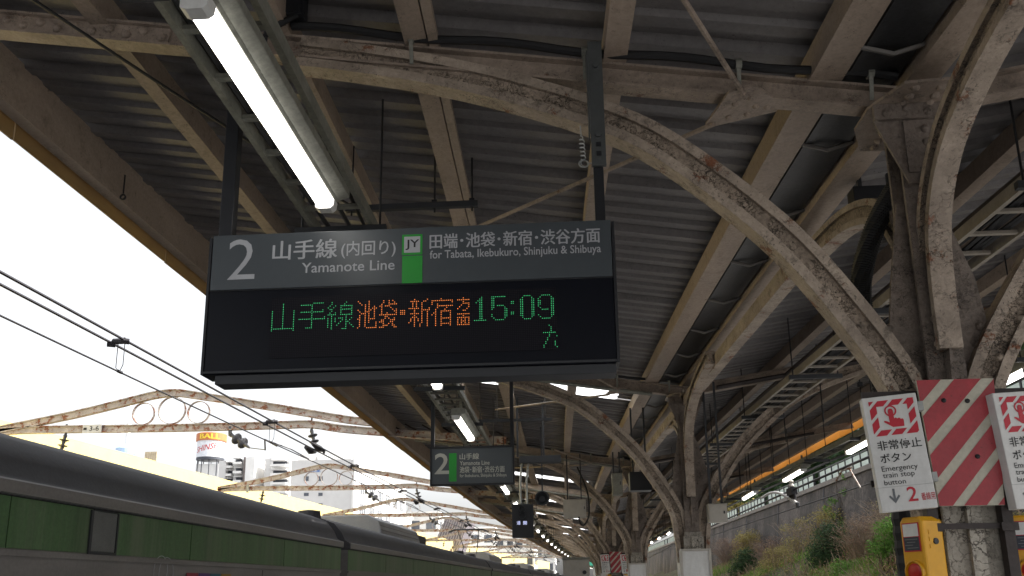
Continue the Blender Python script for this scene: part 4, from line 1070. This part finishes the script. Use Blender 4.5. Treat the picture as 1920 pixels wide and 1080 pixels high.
PY_ = [16.8, 28.0, 39.5, 51, 62.5, 74, 88, 104]
for i, y in enumerate(PY_):
    portal(y, 'nearest rusty white portal frame with three rings and a 3-6 plate' if i == 0 else ORD[i] + ' rusty white portal frame with rings, farther along the track', i)
# far station gantry and green netting
t = thing('lattice_gantry', 'pale steel lattice gantry far beyond the train', 'gantry', (curve(120) - 6, 120, 0))
q = MB()
for z_ in (5.6, 7.0): q.bar((-14, 0, z_), (9, 0, z_), .18, .18)
split_build(q, 'chord', GALV, t)
q = MB()
for k in range(16): q.bar((-14 + k * 1.44, 0, 5.6), (-14 + (k + 1) * 1.44, 0, 7.0), .1, .1); q.bar((-14 + (k + 1) * 1.44, 0, 5.6), (-14 + k * 1.44, 0, 7.0), .1, .1)
q.build('lattice', GALV, t)
q = MB()
for a in (-14, 9): q.bar((a, 0, -1), (a, 0, 7), .25, .25)
split_build(q, 'post', GALV, t)
t = thing('green_roof', 'turquoise green roof far down the track', 'roof', (curve(140), 140, 0))
q = MB(); q.prism([(-7, 4.6), (-7, 5.2), (-3, 5.9), (2, 5.2), (2, 4.6)], 0, 25, lambda a, b, d: Vector((a, d, b))); q.build('roof_cover', plain('turquoise_sheet', (.06, .42, .3), .5), t)
q = MB()
for a in (-6.5, -3, 1.5): q.bar((a, .5, -1), (a, .5, 4.7), .3, .3)
split_build(q, 'post', GALV, t)

# ================================================================== cream wall and buildings beyond the train
t = thing('sound_wall', 'long sunlit cream sheet wall with bolt holes beyond the train', 'wall')
q = MB(); vs = []; ysw = [6 + 4 * i for i in range(40)]
for y in ysw:
    h = 5.46 + .01 * min(y - 18, 30)
    for x, z in ((-13.2, -1.2), (-13.0, -1.2), (-13.0, h), (-13.2, h)): vs.append((x + curve(y), y, z))
q.add(vs, [(i * 4 + j, i * 4 + (j + 1) % 4, i * 4 + 4 + (j + 1) % 4, i * 4 + 4 + j) for i in range(len(ysw) - 1) for j in range(4)]); q.build('wall_sheet', CREAMW, t)
q = MB(); y = 14
while y < 80:
    for z_ in (4.55, 4.95): q.box(-12.998 + curve(y), -12.985 + curve(y), y, y + .07, z_, z_ + .05)
    y += .95
split_build(q, 'bolt_hole', ANGLE, t)

def windows(t, rects, y, dep, nm='window', m=None):     # on a face looking at -Y
    for (x0, x1, z0, z1) in rects:
        q = MB(); q.box(x0, x1, y - .05, y - .01, z0, z1); w_ = q.build(nm, m or BGLASS, t)
t = thing('hospital_building', 'white block with end wall greyed for shade and blue rooftop lettering beyond the cream wall', 'building')
hx0, hx1, hy0, hy1, hz = -31.4, -24.3, 95, 126, 15.9
q = MB(); q.box(hx0, hx1, hy0, hy1, -1.3, hz); q.build('wall', BGREY, t)  # camera-facing end of the white block, its shade painted as grey
q = MB(); q.box(hx1 + .01, hx1 + .25, hy0 - .05, hy1, -1.3, hz + .3); q.build('front_wall', BWHITE, t)
q = MB(); q.box(hx0 + 2.2, hx1 - 1, hy0 + 3, hy1 - 8, hz + .01, hz + 1.4); q.box(hx0 + .5, hx0 + 1.8, hy0 + 1, hy0 + 4, hz + .01, hz + .9); q.build('roof_house', BWHITE, t)
Yb = hy0
rc = []
for px in ((570, 579), (597, 605)):
    for py in ((893, 902), (924, 930), (944, 951)):
        a, b = atY(px[0], py[1], Yb), atY(px[1], py[0], Yb); rc.append((a.x, b.x, a.z, b.z))
windows(t, rc, Yb, .1)
for r_, z_ in enumerate((13.0, 10.6, 8.2, 5.6)):
    for c_ in range(6):
        q = MB(); y_ = hy0 + 2.5 + c_ * 4.7; q.box(hx1 + .255, hx1 + .3, y_, y_ + 3.0, z_ - .7, z_ + .6); wn = q.build('window', BGLASS, t)
        q = MB()
        for k in range(4): q.box(hx1 + .302, hx1 + .33, y_ + .05 + k * .95, y_ + .15 + k * .95, z_ - .7, z_ + .6)
        split_build(q, 'mullion', BWHITE, wn)
q = MB(); put(q, '医療法人', 552, 568, 884.5, 887.5, .03, Yb, .06); q.build('small_lettering', GREYINK, t)
q = MB(); put(q, '報水堂', 574, 601, 878, 885.5, .04, Yb, .06); q.build('blue_lettering', BLUEL, t)
t = thing('apartment_block', 'white stepped apartment block with balconies and dark stair recess', 'apartment block')
Ya = 110; ap = lambda px, py=880: atY(px, py, Ya)
def blk(px0, px1, ptop, y, dep, m, nm):
    a, b = atY(px0, ptop, y), atY(px1, ptop, y); q = MB(); q.box(a.x, b.x, y, y + dep, -1.3, (a.z + b.z) / 2); return q.build(nm, m, t)
blk(411, 424, 864, Ya - 1, 14, BGREY, 'end_wall'); blk(424.2, 440, 866, Ya, 14, BWHITE, 'wall'); blk(440.2, 457, 862, Ya - .5, 14, BGREY, 'wall')
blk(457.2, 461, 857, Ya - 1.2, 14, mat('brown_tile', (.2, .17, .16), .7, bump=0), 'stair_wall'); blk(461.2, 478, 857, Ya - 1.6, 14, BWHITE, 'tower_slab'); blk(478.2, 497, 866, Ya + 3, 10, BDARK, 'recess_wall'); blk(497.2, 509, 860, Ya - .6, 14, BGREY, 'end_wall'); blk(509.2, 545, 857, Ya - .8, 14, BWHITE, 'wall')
for (a, b, rows_, yy) in ((425, 438, (875, 890, 905), Ya - .05), (441, 456, (868, 885, 902, 918), Ya - .6), (479, 496, (874, 887, 900, 912), Ya + 2.9), (511, 540, (872, 889, 906, 922), Ya - .85)):
    for pr_ in rows_:
        A, B = atY(a, pr_ + 4, yy), atY(b, pr_ - 4, yy)
        q = MB(); q.box(A.x, B.x, yy - .9, yy - .02, A.z, A.z + (B.z - A.z) * .55); bal = q.build('balcony', BWHITE, t)
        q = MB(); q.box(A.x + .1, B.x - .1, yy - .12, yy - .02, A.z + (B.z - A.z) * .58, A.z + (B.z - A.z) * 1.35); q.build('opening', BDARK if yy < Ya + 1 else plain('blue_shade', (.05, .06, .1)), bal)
        q = MB(); q.box(A.x, B.x, yy - .95, yy - .02, A.z + (B.z - A.z) * 1.38, A.z + (B.z - A.z) * 1.48); q.build('canopy_slab', BGREY, bal)
# round rooftop sign
t = thing('drum_sign', 'round white rooftop sign with a red band and yellow letters', 'rooftop sign', (-61.2, 142, 0))
Rr = 2.3
q = MB(); q.lathe([(Rr, 23.7), (Rr, 26.5)], None, 40); q.build('drum', mat('drum_white', (.74, .76, .8), .5, bump=0), t)
q = MB(); q.lathe([(Rr + .2, 26.51), (Rr + .22, 26.6), (Rr + .22, 27.75), (Rr + .1, 27.85)], None, 40); q.build('band', plain('band_red', (.5, .17, .06)), t)
cyl = lambda rad, rise=0: (lambda a, b: Vector((rad * math.sin(a), -rad * math.cos(a), b + rise * a)))
q = MB(); letters(q, 'BALL', -.42 + .0, .95, 26.75, 27.6, cyl(Rr + .24), .03); q.build('band_lettering', plain('letter_yellow', (.9, .65, .06)), t)
q = MB(); letters(q, 'SHINSEI', -.85, .9, 24.75, 25.75, cyl(Rr + .015, .5), .01, .08); q.build('drum_lettering', plain('letter_red', (.5, .05, .05)), t)
q = MB(); q.lathe([(Rr + .02, 23.3), (Rr + .02, 23.68), (.1, 23.69)], None, 40)
for k in range(10):
    a = k * .63; q.bar((Rr * .9 * math.cos(a), Rr * .9 * math.sin(a), 20.5), (Rr * .9 * math.cos(a), Rr * .9 * math.sin(a), 23.3), .12, .12)
q.build('stand', BDARK, t)
q = MB(); q.box(-2.0, 2.0, -1, 8, -1.3, 22.6); q.build('support_block', BWHITE, t)
# far tower, roof tank, more blocks
t = thing('far_tower', 'very pale slender tower with a bluish deck on the horizon', 'tower', (-161, 300, 0))
q = MB(); q.lathe([(4.2, -1.3), (2.6, 48)], None, 16); q.build('shaft', BWHITE, t); q = MB(); q.lathe([(1.5, 48.01), (3.6, 50.5), (3.8, 52.5), (1.6, 53.6)], None, 20); q.build('deck', plain('pale_blue', (.45, .6, .8)), t); q = MB(); q.lathe([(.9, 53.61), (.8, 62), (.4, 62.1), (.3, 69)], None, 10); q.build('mast', BWHITE, t)
t = thing('roof_tank', 'small beige ribbed rooftop tank above the cream wall', 'tank', (-45.5, 90, 0))
q = MB(); q.box(-.7, .7, 0, 1.4, 15.2, 16.5)
for k in range(6): q.box(-.68 + k * .25, -.6 + k * .25, -.04, -.005, 15.25, 16.45)
q.build('tank_body', mat('tank_beige', (.5, .42, .3), .7, bump=0), t)
q = MB()
for a in (-.6, .6):
    for b in (.1, 1.3): q.bar((a, b, 14.2), (a, b, 15.19), .12, .12)
split_build(q, 'leg', GALV, t)
q = MB(); q.box(-2.5, 3, -1, 6, -1.3, 14.15); q.build('house_block', BWHITE, t)
def block(lab, x0, x1, y0, y1, h, nf, nw, lz=2.6, m=BWHITE):
    t = thing('city_building', lab, 'building'); q = MB(); q.box(x0, x1, y0, y1, -1.3, h); q.build('wall', m, t)
    q = MB(); q.box(x0 - .15, x1 + .15, y0 - .15, y1 + .15, h + .003, h + .5); q.build('parapet', m, t)
    for r_ in range(nf):
        z_ = h - 2.2 - r_ * lz
        for c_ in range(nw):
            a = x0 + (x1 - x0) * (c_ + .2) / nw; b = x0 + (x1 - x0) * (c_ + .8) / nw
            q = MB(); q.box(a, b, y0 - .06, y0 - .01, z_, z_ + 1.3); q.build('window', BGLASS, t)
        for c_ in range(4):
            a = y0 + (y1 - y0) * (c_ + .2) / 4; b = y0 + (y1 - y0) * (c_ + .75) / 4
            q = MB(); q.box(x1 + .01, x1 + .06, a, b, z_, z_ + 1.3); q.build('window', BGLASS, t)
    return t
block('low white block with rows of windows behind the second portal', -27.5, -20, 132, 150, 12.5, 3, 3)
block('tall slim white tower block beside the hospital', -22.4, -20.6, 108, 112, 10.2, 2, 1)
block('wide pale block near the train roofs', -24, -13, 150, 170, 11.2, 3, 5)
block('far pale block at the end of the cream wall', -14, -3, 175, 195, 12, 3, 5, m=BGREY)
block('small white block beside the canopy edge far away', -11.5, -5.5, 135, 150, 9.6, 2, 4)
t = thing('louvred_building', 'dark grey sloping louvred screen building beyond the train', 'building', (0, 0, 0))
q = MB(); q.prism([(-9.3, 7.75), (-11.6, 7.75), (-12.9, 4.6), (-10.4, 4.6)], 80, 86, lambda a, b, d: Vector((a, d, b))); q.build('screen_wall', mat('dusky_metal', (.2, .18, .2), .5, bump=0), t)
q = MB()
for k in range(10):
    f = k / 9; q.bar((-9.45 - 2.1 * f, 79.96, 7.7), (-10.5 - 2.2 * f, 79.96, 4.7), .09, .07, Vector((0, 1, 0)))
q.build('louvre', mat('dusky_rib', (.4, .36, .36), .5, bump=0), t)
q = MB(); q.box(-13, -10, 80.2, 86, -1.3, 4.55); q.build('base_wall', BGREY, t)

# ================================================================== bank, stone wall and planting on the other side
WXs = lambda y: 12 + .0000 * y
def bank_z(x, y):
    b = -1.15 if x < 7 else (-1.15 + (x - 7) * 1.81 if x < 8.3 else (1.2 + (x - 8.3) * .62 if x < 10 else 2.25 + (x - 10) * .35))
    return b + .25 * math.sin(y * .35) * min(1, max(0, x - 7.2)) + .12 * math.sin(x * 2.1 + y * .8)
q = MB(); xs = [6.6 + .45 * i for i in range(13)]; ysb = [6 + 1.5 * i for i in range(90)]
q.add([(x, y, bank_z(x, y)) for y in ysb for x in xs], [(i * 13 + j, i * 13 + j + 1, (i + 1) * 13 + j + 1, (i + 1) * 13 + j) for i in range(len(ysb) - 1) for j in range(12)])
tag(q.build('bank_terrain', GRASSG, smooth=True), kind='structure')
q = MB(); q.box(12.25, 400, 0, 420, 3, 6.0); tag(q.build('upper_terrain', GRASSG), kind='structure')
t = thing('retaining_wall', 'tall stained dark stone retaining wall with a fence on top', 'wall')
wz = lambda y: 5.9 + .004 * max(0, y - 45)
vs = []; yw_ = [4 + 3 * i for i in range(60)]
q = MB()
for y in yw_:
    for x, z in ((11.5, 1.2), (12.0, wz(y)), (12.6, wz(y)), (12.6, 1.2)): vs.append((x, y, z))
q.add(vs, [(i * 4 + j, i * 4 + (j + 1) % 4, i * 4 + 4 + (j + 1) % 4, i * 4 + 4 + j) for i in range(len(yw_) - 1) for j in range(4)]); q.build('wall_face', STONE, t)
q = MB(); q.sweep([Vector((12.15, y, wz(y) + .11)) for y in yw_], rect(.5, .2), (1, 0, 0)); q.build('coping', mat('coping_stone', (.2, .18, .165), .8, tone=.2), t)
q = MB()
for y in range(14, 150, 9): q.bar((11.52, y, 1.3), (11.99, y, wz(y)), .05, .05, Vector((1, 0, 0)))
split_build(q, 'wall_joint', BDARK, t)
t = thing('mint_fence', 'pale mint panel fence with dark posts along the top of the stone wall', 'fence')
for (y0, y1) in [(10 + 6.0 * k, 16 + 6.0 * k) for k in range(25)]:
    q = MB(); rr = random.Random(int(y0)); n = 6
    for k in range(n):
        if rr.random() < .06: continue
        a = y0 + (y1 - y0) * k / n + .04; b = y0 + (y1 - y0) * (k + 1) / n - .04; zz = wz(a) + .26
        q.box(12.14, 12.17, a, b, zz, zz + .56)
    split_build(q, 'fence_panel', FENCEM, t)
q = MB()
for y in range(10, 160): q.box(12.1, 12.2, y - .03, y + .03, wz(y) + .212, wz(y) + .9)
split_build(q, 'fence_post', DARK, t)
q = MB(); q.sweep([Vector((12.13, y, wz(y) + .88)) for y in range(10, 160, 5)], rect(.04, .05), (1, 0, 0)); q.build('top_rail', DARK, t)
# overhead line of the other track
for k, (z_, r_) in enumerate(((4.12, .03), (3.6, .014))):
    q = MB(); q.tube([(6.3 - .012 * (y - 24) * k, y, z_ - .0002 * (y - 20) ** 2 * (1 - k) + .0 * y) for y in range(6, 110, 3)], r_, 6)
    tag(q.build('overhead_cable' if k == 0 else 'contact_wire', WIREM), 'thick dark overhead cable in front of the stone wall' if k == 0 else 'thin contact wire in front of the stone wall', 'cable' if k == 0 else 'wire')
t = thing('insulator_arm', 'white curved insulator arm sagging in front of the stone wall', 'insulator arm')
q = MB(); q.tube(smoothpath([(6.3, 28.4, 4.28), (6.3, 27.0, 4.3), (6.3, 25.6, 4.1), (6.3, 24.1, 3.68)], 5), [.04] * 10 + [.055] * 6, 8); q.build('arm', WHITEP, t)
q = MB(); q.lathe([(.06, 0), (.06, .14), (.02, .16)], Matrix.Translation((6.3, 24.1, 3.58)), 10); q.build('end_cap', PORC, t)
t = thing('cable_clamp', 'dark clamp with hanging ends on the thick overhead cable', 'clamp', (6.3, 24.6, 4.08))
q = MB(); q.box(-.08, .08, -.3, .3, -.1, .1)
for k in range(5): q.tube([(0, -.28 + .14 * k, -.08), (0, -.3 + .14 * k, -.24)], .035, 6)
q.build('clamp_body', WIREM, t); q = MB(); q.lathe([(.05, .1), (.08, .16), (.05, .22), (.08, .28), (.03, .34)], None, 10); q.build('insulator', LAMPBODY, t)
t = thing('rusty_bracket', 'small rusty bracket with a white arm on the stone wall wires', 'bracket', (6.3, 19.3, 3.95))
q = MB(); q.tube([(0, 0, .1), (.0, .7, .12), (0, 1.2, -.05)], .025, 6); q.tube([(0, .2, .1), (.02, -.35, -.4)], .02, 6); q.build('bracket_arm', RUSTW, t)

# --- foliage
def leaves(n, lobes, size, seed, up=.35, mb=None, flat=.6):
    rr = random.Random(seed); mb = mb or MB(); vs = []; fs = []
    wts = [l[3] ** 2 for l in lobes]
    for _ in range(n):
        l = rr.choices(lobes, wts)[0]
        d = Vector((rr.gauss(0, 1), rr.gauss(0, 1), rr.gauss(0, 1))).normalized(); f = rr.uniform(.45, 1.05) if rr.random() < .85 else rr.uniform(.1, 1.25)
        c = Vector(l[:3]) + Vector((d.x * l[3], d.y * l[3], d.z * l[3] * l[4])) * f
        nn = (d * .7 + Vector((rr.gauss(0, .6), rr.gauss(0, .6), rr.gauss(0, .6) + up))).normalized()
        a = nn.orthogonal().normalized(); b = nn.cross(a); q_ = rr.uniform(0, 6.28); a, b = a * math.cos(q_) + b * math.sin(q_), b * math.cos(q_) - a * math.sin(q_)
        s = size * rr.uniform(.6, 1.35)
        o = len(vs); vs += [c - a * s, c - b * s * flat * .5 + nn * s * .1, c + a * s, c + b * s * flat * .5 + nn * s * .1]; fs.append((o, o + 1, o + 2, o + 3))
    mb.add(vs, fs); return mb
def lobes(seed, n, rx, h, r0, r1, z0=.3):
    rr = random.Random(seed); out = []
    for i in range(n):
        a = rr.uniform(0, 6.28); q = rr.uniform(0, 1) ** .5; z = z0 + (h - z0) * rr.uniform(0, 1); k = 1 - .6 * (z / h)
        out.append((math.cos(a) * rx * q * k, math.sin(a) * rx * q * k, z, rr.uniform(r0, r1), rr.uniform(.7, 1.0)))
    return out
def twigs(n, rad, h, seed, r=.012, mb=None, droop=.3):
    rr = random.Random(seed); mb = mb or MB()
    for _ in range(n):
        a = rr.uniform(0, 6.28); q = rr.uniform(.15, 1); hh = h * rr.uniform(.5, 1.05)
        b0 = Vector((math.cos(a) * rad * .25 * q, math.sin(a) * rad * .25 * q, 0)); e = Vector((math.cos(a) * rad * q + rr.gauss(0, .12), math.sin(a) * rad * q + rr.gauss(0, .12), hh * (1 - droop * q * rr.random())))
        m = b0.lerp(e, .5) + Vector((rr.gauss(0, .1), rr.gauss(0, .1), h * .16))
        mb.tube([b0, b0.lerp(m, .6), m, m.lerp(e, .55) + Vector((rr.gauss(0, .05), rr.gauss(0, .05), .05)), e], [r, r * .9, r * .75, r * .5, r * .25], 3, False)
        for k in range(3):
            s = m.lerp(e, rr.uniform(0, .8)); v = Vector((rr.gauss(0, .3), rr.gauss(0, .3), rr.uniform(.0, .45))) * h * .25
            mb.tube([s, s + v * .5 + Vector((0, 0, .03)), s + v], [r * .5, r * .4, r * .2], 3, False)
    return mb
def shrub(name, lab, cat, x, y, parts, z=None, group=None):
    t = thing(name, lab, cat, (x, y, (bank_z(x, y) - .25 if z is None else z) - .05), random.Random(int(x * 100 + y)).uniform(0, 6), group)
    for nm, mb, m in parts: mb.build(nm, m, t)
    if z is None: t.scale = (.92, .92, .74)
    return t
def bush_at(px, py, y): p = atY(px, py, y); return p
# big dark round bushes with golden growth behind
shrub('evergreen_shrub', 'big dark green round shrub in the middle of the bank', 'shrub', 10.3, 35.2, [('foliage', leaves(6500, [(0, 0, 1.35, 1.0, 1.15), (.2, .1, 2.0, .75, 1), (-.3, 0, .8, .9, .9), (.35, .1, .8, .85, .9)], .075, 1), L_DARK), ('branches', twigs(26, 1.0, 2.6, 2), BARK)])
shrub('evergreen_shrub', 'smaller dark green round shrub beside the second column', 'shrub', 10.1, 51, [('foliage', leaves(5000, [(0, 0, 1.3, 1.0, 1.1), (-.15, .1, 1.9, .7, 1), (.3, 0, .8, .85, .9), (-.3, .1, .75, .85, .9)], .085, 3), L_DARK), ('branches', twigs(22, 1.0, 2.4, 4), BARK)])
shrub('golden_shrub', 'golden yellow shrub rising behind the big dark green shrub', 'shrub', 11.0, 38.5, [('foliage', leaves(3000, lobes(5, 14, 1.35, 2.9, .4, .75), .06, 5), L_GOLD), ('branches', twigs(70, 1.5, 2.9, 6), TWIG)])
shrub('golden_shrub', 'pale golden feathery shrub near the second column', 'shrub', 10.9, 54.5, [('foliage', leaves(3200, lobes(7, 14, 1.5, 3.1, .45, .85), .07, 7), L_GOLD), ('branches', twigs(70, 1.6, 3.2, 8), TWIG)])
shrub('olive_shrub', 'olive yellow shrub left of the golden one under the wall', 'shrub', 11.0, 42.5, [('foliage', leaves(2300, lobes(9, 12, 1.3, 2.8, .35, .7), .065, 9), L_OLIVE), ('branches', twigs(50, 1.4, 2.9, 10), TWIG)])
shrub('bright_green_shrub', 'bright leafy green shrub beside the yellow button box', 'shrub', 9.1, 25.2, [('foliage', leaves(3600, lobes(11, 13, 1.0, 2.0, .35, .6), .07, 11), L_GREEN), ('branches', twigs(24, 1.0, 1.9, 12), BARK)])
shrub('bare_bush', 'reddish leafless bush between the golden shrubs', 'bush', 10.9, 47, [('foliage', leaves(1900, lobes(13, 12, 1.5, 2.5, .4, .8), .045, 13), L_BROWN), ('branches', twigs(210, 1.7, 2.7, 14, .014), TWIGR)])
shrub('bare_bush', 'wide tangled brown bush under the vine on the wall', 'bush', 11.0, 32.8, [('foliage', leaves(2300, lobes(15, 14, 1.5, 2.6, .4, .8), .045, 15), L_BROWN), ('branches', twigs(240, 1.8, 2.9, 16, .012), TWIG)])
shrub('bare_bush', 'grey brown tangle of stems left of the emergency sign', 'bush', 10.9, 28.8, [('foliage', leaves(2300, lobes(17, 14, 1.5, 2.7, .4, .8), .045, 17), L_OLIVE), ('branches', twigs(260, 1.8, 3.0, 18, .011), TWIG)])
shrub('bare_bush', 'pink brown brush at the far foot of the stone wall', 'bush', 11.0, 60, [('foliage', leaves(1900, lobes(19, 12, 1.8, 2.6, .5, .9), .05, 19), L_BROWN), ('branches', twigs(200, 2.0, 2.9, 20, .016), TWIGR)])
shrub('bare_bush', 'rusty brown brush in front of the wall behind the striped board', 'bush', 11.0, 24.5, [('foliage', leaves(1900, lobes(21, 12, 1.5, 2.5, .4, .8), .045, 21), L_BROWN), ('branches', twigs(220, 1.8, 2.8, 22, .011), TWIGR)])
shrub('straw_clump', 'pale straw coloured clump of dead stems low by the yellow box', 'clump', 9.0, 27.6, [('branches', twigs(200, 1.1, 1.0, 24, .012, None, .9), mat('straw', (.42, .36, .25), .8, bump=0))])
shrub('low_shrub', 'low mixed green shrub at the bottom of the bank', 'shrub', 9.3, 31, [('foliage', leaves(2300, lobes(25, 11, 1.1, 1.2, .3, .55), .06, 25), L_GREEN), ('branches', twigs(50, 1.2, 1.3, 26), TWIG)])
shrub('low_shrub', 'low olive brown shrub between the two dark round shrubs', 'shrub', 9.6, 41, [('foliage', leaves(2100, lobes(27, 11, 1.2, 1.4, .3, .6), .055, 27), L_OLIVE), ('branches', twigs(70, 1.3, 1.5, 28), TWIGR)])
q = leaves(1500, [(0, i * .09 * math.sin(i), i * .32, .34 - .012 * i, .9) for i in range(13)], .07, 31)
t = shrub('wall_vine', 'bright green vine climbing the stone wall', 'vine', 11.72, 38.2, [('foliage', q, L_GREEN), ('stem', twigs(14, .3, 3.8, 32, .02), BARK)], 2.2)
# grass and leaf litter
rr = random.Random(5); q = MB(); vs = []; fs = []
for _ in range(15000):
    x = rr.uniform(8.1, 11.6); y = 22 + 44 * rr.random() ** 1.2
    if math.sin(x * 1.7 + 3) + math.sin(y * .45) + rr.gauss(0, .5) < -.2: continue
    z = bank_z(x, y); h = rr.uniform(.12, .34); a = rr.uniform(0, 6.28); dx, dy_ = math.cos(a) * .035, math.sin(a) * .035; bx_, by_ = rr.gauss(0, .1), rr.gauss(0, .1)
    o = len(vs); vs += [(x - dx, y - dy_, z), (x + dx, y + dy_, z), (x + bx_, y + by_, z + h)]; fs.append((o, o + 1, o + 2))
q.add(vs, fs); tag(q.build('grass', L_GRASS), kind='stuff')
for seed, m, nm, cnt in ((61, L_BROWN, 'withered_undergrowth', 9000), (62, L_OLIVE, 'olive_undergrowth', 8000), (63, L_GREEN, 'green_undergrowth', 5000)):
    rr = random.Random(seed); lb = []
    for _ in range(150):
        x = rr.uniform(8.4, 11.7); y = 21 + 48 * rr.random() ** 1.2; lb.append((x, y, bank_z(x, y) + .08, rr.uniform(.18, .5), .7))
    u = leaves(cnt, lb, .055, seed); tw = None
    tag(u.build(nm, m), kind='stuff')
rr = random.Random(77); q = MB()
for _ in range(900):
    x = rr.uniform(8.4, 11.7); y = 21 + 45 * rr.random() ** 1.2; z = bank_z(x, y); h = rr.uniform(.25, .85); e = Vector((x + rr.gauss(0, .22), y + rr.gauss(0, .22), z + h))
    q.tube([(x, y, z), Vector((x, y, z)).lerp(e, .55) + Vector((0, 0, .08)), e], [.012, .009, .004], 3, False)
tag(q.build('dry_stems', TWIG), kind='stuff')
# trees above the wall
def tree(lab, x, y, h, rad, seed, m, n=9000):
    t = thing('park_tree', lab, 'tree', (x, y, 5.9), seed, 'trees above the stone wall'); rr = random.Random(seed)
    q = MB(); q.tube([(0, 0, 0), (.1, .05, h * .3), (-.05, .1, h * .62), (0, .05, h * .9)], [.22, .17, .1, .03], 8); tr = q.build('trunk', BARK, t)
    q = MB()
    for k in range(9):
        z = h * rr.uniform(.25, .8); a = rr.uniform(0, 6.28); q.tube([(0, .05, z), (math.cos(a) * rad * .5, math.sin(a) * rad * .5, z + h * .08), (math.cos(a) * rad * .9, math.sin(a) * rad * .9, z + h * .16)], [.07, .05, .015], 5)
    q.build('limb', BARK, t)
    lb = [(math.cos(a_) * rad * q_, math.sin(a_) * rad * q_, h * z_, rr.uniform(.25, .42) * rad, .75) for a_, q_, z_ in [(rr.uniform(0, 6.28), rr.uniform(.1, .85), rr.uniform(.08, .95)) for _ in range(24)]]
    leaves(n, lb, .24, seed + 50).build('crown', m, t)
tree('dark tree behind the fence above the vine', 15.5, 41, 5.5, 2.6, 41, L_DARK)
tree('dense dark tree behind the mint fence left of the lamp', 15.8, 47, 5.8, 2.8, 42, L_DARK)
tree('far dark tree at the low end of the fence', 16, 58, 5.5, 3.0, 43, L_DARK)
tree('olive tree behind the fence near the emergency sign', 15.2, 34.5, 5.2, 2.3, 44, L_OLIVE)
tree('mixed green tree hidden behind the emergency sign', 15.6, 29, 5.8, 2.5, 45, L_DARK)
tree('dark tree behind the fence over the far white insulator arm', 15.2, 52, 5.6, 2.8, 49, L_DARK)
tree('green tree behind the middle of the mint fence', 16.2, 64, 6, 3.2, 51, L_DARK)
tree('far green tree where the fence meets the canopy', 17, 70, 6, 3.4, 46, L_DARK)
tree('farthest tree over the stone wall', 18, 88, 6.5, 4, 47, L_OLIVE)
tree('tree over the wall beyond the sign marked 1', 15.6, 22, 5.6, 2.5, 48, L_DARK)
